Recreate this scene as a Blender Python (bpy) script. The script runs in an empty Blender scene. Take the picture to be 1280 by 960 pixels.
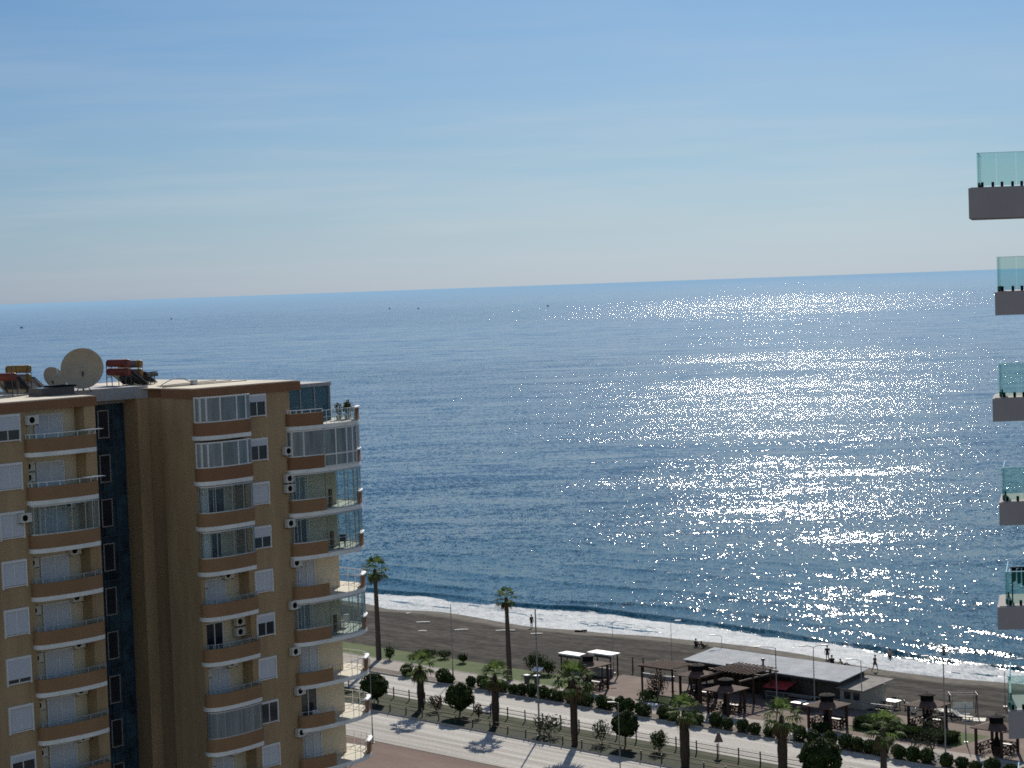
import bpy, math, random
from mathutils import Vector, noise as mnoise
R = math.radians
rnd = random.Random(7)
C = bpy.context.scene.collection
# ------------------------------------------------------------------ camera model
FPX, EYE = 2550.0, 43.0
ROLL, PITCH = R(2.02), math.atan(122.9/2550.0)
cam_d = bpy.data.cameras.new("camera"); cam = bpy.data.objects.new("camera", cam_d); C.objects.link(cam)
cam_d.sensor_width = 36.0; cam_d.lens = 36.0*FPX/1280.0
cam_d.clip_start = 0.5; cam_d.clip_end = 200000
from mathutils import Matrix
sp, cp, sr, cr = math.sin(PITCH), math.cos(PITCH), math.sin(ROLL), math.cos(ROLL)
RX = Vector((cr, -sr*sp, -sr*cp)); UP = Vector((sr, cr*sp, cr*cp)); BK = Vector((0, -cp, sp))
M = Matrix((RX, UP, BK)).transposed().to_4x4(); M.translation = Vector((0, 0, EYE))
cam.matrix_world = M
sc = bpy.context.scene
sc.camera = cam
sc.view_settings.view_transform = 'Standard'; sc.view_settings.look = 'None'
sc.view_settings.exposure = 0; sc.view_settings.gamma = 1
sc.cycles.use_denoising = False
sc.cycles.max_bounces = 6; sc.cycles.diffuse_bounces = 3; sc.cycles.glossy_bounces = 3
sc.cycles.transparent_max_bounces = 12; sc.cycles.sample_clamp_indirect = 3.0
sc.cycles.caustics_reflective = False; sc.cycles.caustics_refractive = False
sc.cycles.filter_width = 1.7; sc.cycles.sample_clamp_direct = 90.0
# ------------------------------------------------------------------ the shore frame: s along the road, t towards the sea
rl = math.hypot(.7, .714); RS = (.7/rl, -.714/rl); NT = (-RS[1], RS[0]); O0 = (21.8, 191.7)
TH = math.atan2(RS[1], RS[0])
def W(s, t, z=0.0): return (O0[0]+RS[0]*s+NT[0]*t, O0[1]+RS[1]*s+NT[1]*t, z)
def lerp_tab(tab, x):
    if x <= tab[0][0]: return tab[0][1]
    for (a, b), (c, d) in zip(tab, tab[1:]):
        if x <= c:
            k = (x-a)/(c-a); k = k*k*(3-2*k)
            return b+(d-b)*k
    return tab[-1][1]
SHORE = [(-200, 38), (-103, 39), (-96, 37.5), (-87, 40), (-69, 38.4), (-59, 40), (-47, 42.3), (-36, 43.3), (-30, 43), (-14, 40.3), (-6, 40.3), (3.5, 41.9), (60, 42), (140, 40)]
OUTER = [(-200, 47), (-109, 46), (-96, 48.6), (-80, 49), (-68, 51), (-52, 51.4), (-38, 50.2), (-26, 49.5), (-13, 47), (0, 48), (60, 49), (140, 48)]
SEA = -2.0
def beach_z(s, t):
    sh = lerp_tab(SHORE, s)
    if t < 11: return 0.0
    k = (t-11)/(sh-11)
    z = SEA*k**1.15
    n = mnoise.noise(Vector((s*.13, t*.25, 3.1)))*.10+mnoise.noise(Vector((s*.5, t*.8, 1.1)))*.035
    w = min(1, (t-11)/5)*max(0.15, min(1, (sh-t)/6))
    return z+n*w
# ------------------------------------------------------------------ helpers
def tag(o, label=None, cat=None, group=None, kind=None):
    if label: o['label'] = label
    if cat: o['category'] = cat
    if group: o['group'] = group
    if kind: o['kind'] = kind
    return o
def root(name, label, cat, loc=(0, 0, 0), rz=0.0, group=None):
    o = bpy.data.objects.new(name, None); o.empty_display_size = .3; C.objects.link(o)
    o.location = loc; o.rotation_euler = (0, 0, rz)
    return tag(o, label, cat, group)
class MB:
    def __init__(self): self.v = []; self.f = []
    def add(self, vs, fs):
        b = len(self.v); self.v += [tuple(p) for p in vs]; self.f += [tuple(i+b for i in f) for f in fs]; return self
    def box(self, x0, x1, y0, y1, z0, z1):
        return self.add([(x0,y0,z0),(x1,y0,z0),(x1,y1,z0),(x0,y1,z0),(x0,y0,z1),(x1,y0,z1),(x1,y1,z1),(x0,y1,z1)],
                        [(0,3,2,1),(4,5,6,7),(0,1,5,4),(1,2,6,5),(2,3,7,6),(3,0,4,7)])
    def cbox(self, c, s, rz=0.0, rx=0.0):
        vs = []
        for dz in (-.5, .5):
            for dx, dy in ((-.5,-.5),(.5,-.5),(.5,.5),(-.5,.5)):
                p = Vector((dx*s[0], dy*s[1], dz*s[2]))
                p = Matrix.Rotation(rz, 3, 'Z') @ (Matrix.Rotation(rx, 3, 'X') @ p)
                vs.append(tuple(p+Vector(c)))
        return self.add(vs, [(0,3,2,1),(4,5,6,7),(0,1,5,4),(1,2,6,5),(2,3,7,6),(3,0,4,7)])
    def prism(self, poly, z0, z1):
        n = len(poly)
        a = sum(poly[i][0]*poly[(i+1) % n][1]-poly[(i+1) % n][0]*poly[i][1] for i in range(n))
        if a < 0: poly = poly[::-1]
        vs = [(x, y, z0) for x, y in poly]+[(x, y, z1) for x, y in poly]
        return self.add(vs, [tuple(range(n))[::-1], tuple(range(n, 2*n))]+[(i, (i+1) % n, n+(i+1) % n, n+i) for i in range(n)])
    def strip(self, path, z0, z1, th):
        """a wall of thickness th along an open path"""
        L, Rr = [], []
        for i, p in enumerate(path):
            a = path[max(0, i-1)]; b = path[min(len(path)-1, i+1)]
            d = Vector((b[0]-a[0], b[1]-a[1])); d.normalize()
            L.append((p[0]-d.y*th/2, p[1]+d.x*th/2)); Rr.append((p[0]+d.y*th/2, p[1]-d.x*th/2))
        n = len(path); vs = []
        for z in (z0, z1): vs += [(x, y, z) for x, y in L]+[(x, y, z) for x, y in Rr]
        fs = []
        for i in range(n-1):
            fs += [(i, i+1, n+i+1, n+i), (2*n+i, 3*n+i, 3*n+i+1, 2*n+i+1), (i, 2*n+i, 2*n+i+1, i+1), (n+i, n+i+1, 3*n+i+1, 3*n+i)]
        fs += [(0, n, 3*n, 2*n), (n-1, 3*n-1, 4*n-1, 2*n-1)]
        return self.add(vs, fs)
    def tube(self, pts, r, n=8, caps=True):
        pts = [Vector(p) for p in pts]; rr = r if isinstance(r, (list, tuple)) else [r]*len(pts)
        vs = []; fs = []
        for i, p in enumerate(pts):
            d = (pts[min(len(pts)-1, i+1)]-pts[max(0, i-1)])
            d = d.normalized() if d.length > 1e-9 else Vector((0, 0, 1))
            u = d.cross(Vector((0, 0, 1)))
            if u.length < .05: u = d.cross(Vector((1, 0, 0)))
            u.normalize(); w = d.cross(u)
            for k in range(n):
                a = 2*math.pi*k/n; vs.append(tuple(p+(u*math.cos(a)+w*math.sin(a))*rr[i]))
        for i in range(len(pts)-1):
            for k in range(n): fs.append((i*n+k, i*n+(k+1) % n, (i+1)*n+(k+1) % n, (i+1)*n+k))
        if caps: fs += [tuple(range(n)), tuple(range((len(pts)-1)*n, len(pts)*n))[::-1]]
        return self.add(vs, fs)
    def lathe(self, prof, c=(0, 0, 0), n=20, axis=None):
        vs = []; fs = []
        for rr, z in prof:
            for k in range(n):
                a = 2*math.pi*k/n; p = Vector((rr*math.cos(a), rr*math.sin(a), z))
                if axis is not None: p = axis @ p
                vs.append(tuple(p+Vector(c)))
        for i in range(len(prof)-1):
            for k in range(n): fs.append((i*n+k, i*n+(k+1) % n, (i+1)*n+(k+1) % n, (i+1)*n+k))
        return self.add(vs, fs)
    def build(self, name, m, parent=None, smooth=False, loc=None, rz=None):
        me = bpy.data.meshes.new(name); me.from_pydata(self.v, [], self.f)
        if smooth:
            me.polygons.foreach_set('use_smooth', [True]*len(me.polygons))
            try: me.set_sharp_from_angle(angle=R(40))
            except Exception: pass
        me.materials.append(m); me.update()
        o = bpy.data.objects.new(name, me); C.objects.link(o)
        if parent is not None: o.parent = parent
        if loc is not None: o.location = loc
        if rz is not None: o.rotation_euler = (0, 0, rz)
        return o
def copy_tree(o, parent=None):
    c = o.copy(); C.objects.link(c); c.parent = parent
    for ch in list(o.children): copy_tree(ch, c)
    return c
# ------------------------------------------------------------------ materials
def mk(name):
    m = bpy.data.materials.new(name); m.use_nodes = True
    nt = m.node_tree; b = nt.nodes['Principled BSDF']; return m, nt, b
def mat(name, col, rough=.8, var=.15, scale=.5, metal=0.0, spec=.3, bump=0.0, bscale=8.0, streak=None, col2=None, co='Object'):
    m, nt, b = mk(name); N = nt.nodes; L = nt.links
    tc = N.new('ShaderNodeTexCoord'); mp = N.new('ShaderNodeMapping')
    L.new(tc.outputs[co], mp.inputs['Vector'])
    if streak: mp.inputs['Scale'].default_value = streak
    no = N.new('ShaderNodeTexNoise'); no.inputs['Scale'].default_value = scale; no.inputs['Detail'].default_value = 6; no.inputs['Roughness'].default_value = .65
    L.new(mp.outputs[0], no.inputs['Vector'])
    rp = N.new('ShaderNodeValToRGB'); e = rp.color_ramp.elements
    c2 = col2 or tuple(min(1, c*(1+var)) for c in col); c1 = tuple(c*(1-var) for c in col)
    e[0].position = .35; e[0].color = (*c1, 1); e[1].position = .65; e[1].color = (*c2, 1)
    L.new(no.outputs['Fac'], rp.inputs[0]); L.new(rp.outputs[0], b.inputs['Base Color'])
    b.inputs['Roughness'].default_value = rough; b.inputs['Metallic'].default_value = metal
    b.inputs['Specular IOR Level'].default_value = spec
    if bump:
        n2 = N.new('ShaderNodeTexNoise'); n2.inputs['Scale'].default_value = bscale; n2.inputs['Detail'].default_value = 4
        L.new(tc.outputs[co], n2.inputs['Vector'])
        bp = N.new('ShaderNodeBump'); bp.inputs['Strength'].default_value = bump; bp.inputs['Distance'].default_value = .05
        L.new(n2.outputs['Fac'], bp.inputs['Height']); L.new(bp.outputs[0], b.inputs['Normal'])
    return m
def glass_mat(name, tint, alpha, rough=.03, spec=.5):
    """thin tinted pane: part see-through, part reflecting"""
    m, nt, b = mk(name); N = nt.nodes; L = nt.links
    b.inputs['Base Color'].default_value = (*tint, 1); b.inputs['Roughness'].default_value = rough
    b.inputs['Specular IOR Level'].default_value = spec
    tr = N.new('ShaderNodeBsdfTransparent'); tr.inputs[0].default_value = (*[min(1, .78+t*.7) for t in tint], 1)
    mx = N.new('ShaderNodeMixShader'); fr = N.new('ShaderNodeFresnel'); gb = N.new('ShaderNodeNewGeometry'); gm = N.new('ShaderNodeMapRange'); gm.inputs[3].default_value = 1.45; gm.inputs[4].default_value = 1/1.45; L.new(gb.outputs['Backfacing'], gm.inputs[0]); L.new(gm.outputs[0], fr.inputs[0])
    mth = N.new('ShaderNodeMath'); mth.operation = 'MAXIMUM'; mth.inputs[1].default_value = 1-alpha; b.inputs['Base Color'].default_value = (*[min(1, t*2.2) for t in tint], 1)
    L.new(fr.outputs[0], mth.inputs[0])
    L.new(mth.outputs[0], mx.inputs[0]); L.new(tr.outputs[0], mx.inputs[1]); L.new(b.outputs[0], mx.inputs[2])
    L.new(mx.outputs[0], nt.nodes['Material Output'].inputs[0])
    return m
def foliage_mat(name, c1, c2, trans=.25):
    m, nt, b = mk(name); N = nt.nodes; L = nt.links
    tc = N.new('ShaderNodeTexCoord'); no = N.new('ShaderNodeTexNoise'); no.inputs['Scale'].default_value = 2.2; no.inputs['Detail'].default_value = 3
    L.new(tc.outputs['Object'], no.inputs['Vector'])
    rp = N.new('ShaderNodeValToRGB'); e = rp.color_ramp.elements; e[0].position = .35; e[0].color = (*c1, 1); e[1].position = .65; e[1].color = (*c2, 1)
    L.new(no.outputs['Fac'], rp.inputs[0]); L.new(rp.outputs[0], b.inputs['Base Color']); b.inputs['Roughness'].default_value = .75; b.inputs['Specular IOR Level'].default_value = .12
    tl = N.new('ShaderNodeBsdfTranslucent'); mx = N.new('ShaderNodeMixShader'); mx.inputs[0].default_value = trans
    L.new(rp.outputs[0], tl.inputs[0]); L.new(b.outputs[0], mx.inputs[1]); L.new(tl.outputs[0], mx.inputs[2])
    L.new(mx.outputs[0], nt.nodes['Material Output'].inputs[0])
    return m
TAN = mat('tan_render', (.345, .24, .135), .9, .17, .7, streak=(1, 1, .16), bump=.3, bscale=20)
TAN2 = mat('tan_render_dark', (.25, .165, .09), .9, .10, .35, streak=(1, 1, .25), bump=.3, bscale=20)
BROWN = mat('brown_parapet_paint', (.23, .115, .06), .9, .10, .4, streak=(1, 1, .4), bump=.2, bscale=20)
BAND = mat('white_slab_paint', (.72, .71, .68), .8, .10, .8, streak=(1, 1, .5))
CREAM = mat('cream_wall_paint', (.58, .50, .37), .9, .08, .5)
FLOORC = mat('cream_balcony_floor', (.58, .54, .44), .8, .08, 1.2)
SHUT = mat('roller_shutter', (.50, .52, .56), .6, .05, 30, streak=(.02, .02, 1))
PVC = mat('white_window_frame', (.66, .65, .63), .5, .04, 2)
DARKW = mat('dark_window_glass', (.02, .025, .035), .08, .3, .6, spec=.6)
CURT = mat('curtained_glass', (.16, .19, .20), .25, .35, 1.3, spec=.6, streak=(1.5, 1.5, .15))
ROOFC = mat('pale_roof_screed', (.62, .55, .43), .9, .15, .4)
GREYC = mat('grey_coping', (.30, .30, .31), .8, .1, .6)
ACM = mat('air_conditioner_casing', (.55, .53, .48), .5, .08, 3)
BLACK = mat('black_grille', (.010, .010, .011), .8, .2, 3, spec=.05)
STEEL = mat('brushed_rail', (.45, .46, .48), .35, .1, 4, metal=.6)
BRIGHT = mat('white_painted_rail', (.8, .8, .78), .35, .04, 3, spec=.5)
GLS = glass_mat('balcony_glass', (.10, .17, .18), .97)
GLC = glass_mat('clear_balcony_glass', (.16, .22, .24), .94)
GLG = glass_mat('green_rail_glass', (.05, .20, .17), .90)
CURTAIN = mat('stairwell_glazing', (.020, .045, .075), .12, .6, .9, spec=.6, col2=(.045, .10, .14))
MULL = mat('stairwell_mullion', (.05, .075, .10), .4, .1, 2)
DISH = mat('satellite_dish_paint', (.36, .30, .22), .7, .08, 1.5)
REDT = mat('red_tank', (.15, .03, .022), .6, .15, 3)
YELT = mat('yellow_tank', (.22, .13, .035), .6, .15, 3)
TANK = mat('galvanised_tank', (.16, .14, .13), .4, .15, 3, metal=.3)
PANEL = mat('dark_solar_panel', (.025, .025, .035), .2, .3, 4, spec=.6)
DMETAL = mat('dark_metal', (.05, .05, .05), .5, .2, 3)
GALV = mat('galvanised_pole', (.22, .22, .22), .5, .1, 2, metal=.2)
WOODD = mat('dark_stained_timber', (.045, .022, .014), .7, .3, 3)
ROOFB = mat('brown_gazebo_shingle', (.11, .062, .045), .85, .3, 3, bump=.4, bscale=12)
ASPH = None
# ------------------------------------------------------------------ world, sun
SUN_AZ, SUN_EL = R(8.5), R(31)
w = bpy.data.worlds.new("World"); sc.world = w; w.use_nodes = True
nt = w.node_tree; N = nt.nodes; L = nt.links; bg = N['Background']
sky = N.new('ShaderNodeTexSky'); sky.sky_type = 'NISHITA'; sky.sun_disc = False
sky.sun_elevation = SUN_EL; sky.sun_rotation = SUN_AZ; sky.altitude = 40; sky.air_density = 1.0; sky.dust_density = .6; sky.ozone_density = 2.0
tcw = N.new('ShaderNodeTexCoord'); sepw = N.new('ShaderNodeSeparateXYZ'); L.new(tcw.outputs['Generated'], sepw.inputs[0])
rp = N.new('ShaderNodeValToRGB'); L.new(sepw.outputs['Z'], rp.inputs[0])
e = rp.color_ramp.elements
SKYR = [(0.0, (.252, .398, .82)), (.01, (.256, .396, .765)), (.03, (.262, .394, .670)), (.061, (.252, .386, .605)), (.10, (.258, .390, .585)), (.14, (.238, .385, .575)), (.40, (.34, .44, .60)), (1.0, (.8, .85, .95))]
e[0].position, e[0].color = SKYR[0][0], (*SKYR[0][1], 1); e[1].position, e[1].color = SKYR[-1][0], (*SKYR[-1][1], 1)
for p, c in SKYR[1:-1]:
    q = e.new(p); q.color = (*c, 1)
mul = N.new('ShaderNodeMix'); mul.data_type = 'RGBA'; mul.blend_type = 'MULTIPLY'; mul.inputs[0].default_value = 1
# the sky over the land, away from the sun, is brightened to fill the shaded facades
my = N.new('ShaderNodeMapRange'); my.interpolation_type = 'SMOOTHSTEP'; my.inputs[1].default_value = .35; my.inputs[2].default_value = -.25; my.inputs[3].default_value = 0; my.inputs[4].default_value = 1; L.new(sepw.outputs['Y'], my.inputs[0])
mxl = N.new('ShaderNodeMix'); mxl.data_type = 'RGBA'; L.new(my.outputs[0], mxl.inputs[0]); L.new(rp.outputs[0], mxl.inputs[6]); mxl.inputs[7].default_value = (1.40, 1.28, 1.18, 1)
L.new(sky.outputs[0], mul.inputs[6]); L.new(mxl.outputs[2], mul.inputs[7])
# thin high cloud streaks low over the horizon
mpw = N.new('ShaderNodeMapping'); mpw.inputs['Scale'].default_value = (3.0, 3.0, 42); L.new(tcw.outputs['Generated'], mpw.inputs[0])
nz = N.new('ShaderNodeTexNoise'); nz.inputs['Scale'].default_value = 2.2; nz.inputs['Detail'].default_value = 6; nz.inputs['Roughness'].default_value = .55; L.new(mpw.outputs[0], nz.inputs['Vector'])
rc = N.new('ShaderNodeValToRGB'); rc.color_ramp.elements[0].position = .42; rc.color_ramp.elements[0].color = (0, 0, 0, 1); rc.color_ramp.elements[1].position = .8; rc.color_ramp.elements[1].color = (.26, .26, .26, 1)
L.new(nz.outputs['Fac'], rc.inputs[0])
rz_ = N.new('ShaderNodeValToRGB'); L.new(sepw.outputs['Z'], rz_.inputs[0]); el = rz_.color_ramp.elements
el[0].position = 0; el[0].color = (.4, .4, .4, 1); el[1].position = .16; el[1].color = (.12, .12, .12, 1); q = el.new(.05); q.color = (1, 1, 1, 1)
mm = N.new('ShaderNodeMath'); mm.operation = 'MULTIPLY'; L.new(rc.outputs[0], mm.inputs[0]); L.new(rz_.outputs[0], mm.inputs[1])
cl = N.new('ShaderNodeMix'); cl.data_type = 'RGBA'; L.new(mm.outputs[0], cl.inputs[0]); L.new(mul.outputs[2], cl.inputs[6]); cl.inputs[7].default_value = (6.6, 6.6, 6.7, 1)
L.new(cl.outputs[2], bg.inputs[0]); bg.inputs[1].default_value = .1
sd = bpy.data.lights.new("sun", 'SUN'); sd.energy = 5.0; sd.angle = R(.5); sd.color = (1, .94, .84)
so = bpy.data.objects.new("sun", sd); C.objects.link(so)
sdir = Vector((math.sin(SUN_AZ)*math.cos(SUN_EL), math.cos(SUN_AZ)*math.cos(SUN_EL), math.sin(SUN_EL)))
so.rotation_euler = sdir.to_track_quat('Z', 'Y').to_euler()
# ------------------------------------------------------------------ sea
def sea_material():
    m, nt, b = mk('sea_water'); N = nt.nodes; L = nt.links
    geo = N.new('ShaderNodeNewGeometry'); tc = N.new('ShaderNodeTexCoord')
    def math_(op, a, bb=None, cc=None, clamp=False):
        n = N.new('ShaderNodeMath'); n.operation = op; n.use_clamp = clamp
        for i, x in enumerate((a, bb, cc)):
            if x is None: continue
            if isinstance(x, (int, float)): n.inputs[i].default_value = x
            else: L.new(x, n.inputs[i])
        return n.outputs[0]
    def mapped(scale, rot=0.0):
        mp = N.new('ShaderNodeMapping'); mp.inputs['Scale'].default_value = scale; mp.inputs['Rotation'].default_value = (0, 0, rot)
        L.new(geo.outputs['Position'], mp.inputs[0]); return mp.outputs[0]
    def noise(vec, scale=1.0, detail=2.0, rough=.5):
        n = N.new('ShaderNodeTexNoise'); n.inputs['Scale'].default_value = scale; n.inputs['Detail'].default_value = detail; n.inputs['Roughness'].default_value = rough
        L.new(vec, n.inputs['Vector']); return n
    def vop(op, a, bb=None, scale=None):
        n = N.new('ShaderNodeVectorMath'); n.operation = op
        for i, x in enumerate((a, bb)):
            if x is None: continue
            if isinstance(x, tuple): n.inputs[i].default_value = x
            else: L.new(x, n.inputs[i])
        if scale is not None:
            if isinstance(scale, (int, float)): n.inputs['Scale'].default_value = scale
            else: L.new(scale, n.inputs['Scale'])
        return n.outputs[0]
    def slope(col, amp):   # colour noise -> horizontal slope vector
        v = vop('SUBTRACT', col, (.5, .5, .5)); v = vop('MULTIPLY', v, (.80, 1.38, 0)); return vop('SCALE', v, scale=amp)
    def ramp(x, pts):
        r_ = N.new('ShaderNodeValToRGB'); L.new(x, r_.inputs[0]); ee = r_.color_ramp.elements
        f = lambda c: (c, c, c, 1) if isinstance(c, (int, float)) else (*c, 1)
        ee[0].position, ee[0].color = pts[0][0], f(pts[0][1]); ee[1].position, ee[1].color = pts[-1][0], f(pts[-1][1])
        for p, c in pts[1:-1]:
            q = ee.new(p); q.color = f(c)
        return r_.outputs[0]
    # distance offshore drives the wind lanes (log scale), warped by broad noise
    sep = N.new('ShaderNodeSeparateXYZ'); L.new(geo.outputs['Position'], sep.inputs[0])
    lg = math_('LOGARITHM', math_('MAXIMUM', sep.outputs['Y'], 100.0), 10.0)           # 2.3 (200 m) .. 4.7
    lanes = noise(mapped((.0040, .0062, 1), .12), 1.0, 6, .68)
    broad = noise(mapped((.0011, .0004, 1)), 1.0, 3, .5)
    lgw = math_('ADD', lg, math_('MULTIPLY', math_('SUBTRACT', broad.outputs['Fac'], .5), .12))
    u = math_('MULTIPLY', math_('SUBTRACT', lgw, 2.3), 1/2.4)
    P = lambda D: (math.log10(D)-2.3)/2.4
    windy = ramp(u, [(0, .74), (P(260), .70), (P(318), .62), (P(345), .86), (P(420), .95), (P(700), 1.05), (P(1200), 1.15), (P(1320), .62), (P(2300), .62), (P(2600), 1.22), (P(3900), 1.22), (P(5600), .5)])
    gust = ramp(lanes.outputs['Fac'], [(.40, .50), (.475, .92), (.56, 1.08), (.66, 1.22)])
    amp = math_('MULTIPLY', windy, gust)
    # wave slopes, from chop to swell
    f1 = noise(mapped((4.2, 1.3, 1), .15), 1.0, 1.0, .5)
    f2 = noise(mapped((.9, .55, 1), -.1), 1.0, 2.0, .55)
    f3 = noise(mapped((.06, .16, 1), .2), 1.0, 3.0, .55)
    s1 = slope(f1.outputs['Color'], math_('MULTIPLY', amp, SL1)); s2 = slope(f2.outputs['Color'], math_('MULTIPLY_ADD', amp, SL2, .10)); f4 = noise(mapped((.012, .04, 1), .25), 1.0, 3.0, .5)
    s3 = vop('ADD', slope(f3.outputs['Color'], .32), slope(f4.outputs['Color'], .18))
    tot = vop('ADD', vop('ADD', s1, s2), s3)
    nv = vop('NORMALIZE', vop('ADD', geo.outputs['Normal'], tot))
    L.new(nv, b.inputs['Normal'])
    b.inputs['Roughness'].default_value = .09; b.inputs['IOR'].default_value = 1.333
    tc2 = vop('SCALE', vop('SUBTRACT', f1.outputs['Color'], (.5, .5, .5)), scale=2.4)
    tint = vop('MULTIPLY', vop('ADD', tc2, (.95, .95, .95)), (.74, .88, 1.0))
    # water body colour: lighter green-blue close in, deeper out
    att = N.new('ShaderNodeAttribute'); att.attribute_name = 'foam'
    col = ramp(u, [(0, (.016, .066, .092)), (P(300), (.014, .078, .125)), (P(600), (.016, .098, .190)), (P(2000), (.020, .120, .265)), (P(9000), (.032, .14, .30))])
    patch = ramp(lanes.outputs['Fac'], [(.36, .84), (.64, 1.14)])
    cm = N.new('ShaderNodeMix'); cm.data_type = 'RGBA'; cm.blend_type = 'MULTIPLY'; cm.inputs[0].default_value = 1; L.new(col, cm.inputs[6]); L.new(patch, cm.inputs[7])
    # foam
    mo = N.new('ShaderNodeMapping'); mo.inputs['Scale'].default_value = (.22, .95, 1); L.new(tc.outputs['Object'], mo.inputs[0])
    mo2 = N.new('ShaderNodeMapping'); mo2.inputs['Scale'].default_value = (.06, .25, 1); L.new(tc.outputs['Object'], mo2.inputs[0])
    fn = noise(mo.outputs[0], 1.0, 8, .70); fn2 = noise(mo2.outputs[0], 1.0, 3, .6)
    fv = math_('ADD', att.outputs['Fac'], math_('MULTIPLY', math_('SUBTRACT', fn.outputs['Fac'], .5), 2.1))
    fv = math_('ADD', fv, math_('MULTIPLY', math_('SUBTRACT', fn2.outputs['Fac'], .5), .8))
    fm = ramp(fv, [(.38, 0.0), (.52, .75), (.70, 1.0)])
    fgate = math_('GREATER_THAN', att.outputs['Fac'], .02)
    fm = math_('MULTIPLY', fm, fgate)
    c2 = N.new('ShaderNodeMix'); c2.data_type = 'RGBA'; L.new(fm, c2.inputs[0]); L.new(cm.outputs[2], c2.inputs[6]); c2.inputs[7].default_value = (.58, .60, .60, 1)
    L.new(c2.outputs[2], b.inputs['Base Color']); L.new(tint, b.inputs['Specular Tint'])
    L.new(math_('MULTIPLY_ADD', fm, .6, ROUGH), b.inputs['Roughness'])
    L.new(math_('MULTIPLY_ADD', fm, -.09, .11), b.inputs['Specular IOR Level'])
    # horizon haze painted over the water as emission, rising with distance
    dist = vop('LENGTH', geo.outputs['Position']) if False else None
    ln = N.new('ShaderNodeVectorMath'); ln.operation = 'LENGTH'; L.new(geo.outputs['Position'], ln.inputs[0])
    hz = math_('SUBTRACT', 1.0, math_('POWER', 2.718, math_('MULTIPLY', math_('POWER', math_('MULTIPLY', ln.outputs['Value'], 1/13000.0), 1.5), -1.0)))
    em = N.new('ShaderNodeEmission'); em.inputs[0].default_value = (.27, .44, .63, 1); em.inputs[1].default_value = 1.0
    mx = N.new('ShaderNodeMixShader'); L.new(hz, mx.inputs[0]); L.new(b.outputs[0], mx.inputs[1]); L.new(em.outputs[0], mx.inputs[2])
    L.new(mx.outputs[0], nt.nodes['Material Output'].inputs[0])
    return m
SL1, SL2, ROUGH = .74, .40, .095
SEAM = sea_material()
def sm(a, b, x):
    k = max(0, min(1, (x-a)/(b-a))); return k*k*(3-2*k)
def sea_mesh():
    svals = [-150+i*.6 for i in range(int(230/.6)+1)]; tvals = [35+i*.45 for i in range(int(85/.45)+1)]
    vs = []; foam = []
    for s in svals:
        sh = lerp_tab(SHORE, s); ou = lerp_tab(OUTER, s)
        wob = mnoise.noise(Vector((s*.09, 0, 0)))*1.2
        pr = .55+.45*mnoise.noise(Vector((s*.05, 7, 0)))
        for t in tvals:
            z = 0.0
            # breaking crest just outside the foam, face turned to the beach
            d = t-(ou+1.3+wob); hgt = .75*pr
            z += hgt*(math.exp(-(d/.7)**2) if d < 0 else math.exp(-(d/2.2)**2))
            for c, a, wd, ph in ((9, .44, 1.8, 3.), (21, .36, 2.4, 9.), (37, .26, 3.0, 14.), (53, .18, 3.5, 20.)):
                dd = t-(ou+c+3.5*mnoise.noise(Vector((s*.03, ph, 0))))
                z += a*(.5+.7*mnoise.noise(Vector((s*.04, ph+5, 0))))*(math.exp(-(dd/wd*1.5)**2) if dd < 0 else math.exp(-(dd/wd)**2))
            n = mnoise.noise(Vector((s*.22, t*.5, 0)))*.08+mnoise.noise(Vector((s*.7, t*1.1, 5)))*.035
            z += n
            edge = sm(-150, -140, s)*(1-sm(70, 80, s))*(1-sm(108, 120, t))
            # run-up film over the wet sand
            z *= edge; z *= sm(sh-1, sh+4, t)
            vs.append((s, t, SEA+z+.004*(1 if edge > 0 else 0)))
            f = sm(sh-2.5, sh+1.0, t)*(1-sm(ou-1.5, ou+1.2, t+wob))
            f *= .60+.42*mnoise.noise(Vector((s*.08, t*.35, 9)))
            back = math.exp(-((t-(sh+1.2))/1.6)**2)*.35 + math.exp(-((t-(ou-1.6))/1.5)**2)*.40*sm(.2, .6, pr)
            foam.append(min(1, f+back*(1-sm(ou-1, ou+1, t+wob))))
    nt_ = len(tvals); fs = [(i*nt_+j, (i+1)*nt_+j, (i+1)*nt_+j+1, i*nt_+j+1) for i in range(len(svals)-1) for j in range(nt_-1)]
    b = len(vs); s0, s1, t0, t1 = svals[0], svals[-1], tvals[0], tvals[-1]; FAR = 90000
    vs += [(-FAR, t0, SEA), (s0, t0, SEA), (s1, t0, SEA), (FAR, t0, SEA), (-FAR, t1, SEA), (s0, t1, SEA), (s1, t1, SEA), (FAR, t1, SEA), (-FAR, FAR, SEA), (s0, FAR, SEA), (s1, FAR, SEA), (FAR, FAR, SEA)]
    foam += [0]*12
    fs += [(b, b+1, b+5, b+4), (b+2, b+3, b+7, b+6), (b+4, b+5, b+9, b+8), (b+5, b+6, b+10, b+9), (b+6, b+7, b+11, b+10)]
    me = bpy.data.meshes.new('sea'); me.from_pydata(vs, [], fs); me.update()
    a = me.attributes.new('foam', 'FLOAT', 'POINT'); a.data.foreach_set('value', foam)
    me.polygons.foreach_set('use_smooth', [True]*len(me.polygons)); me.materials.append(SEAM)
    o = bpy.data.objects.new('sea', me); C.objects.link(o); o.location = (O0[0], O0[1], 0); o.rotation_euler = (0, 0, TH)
    return tag(o, kind='structure')
sea_mesh()
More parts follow.
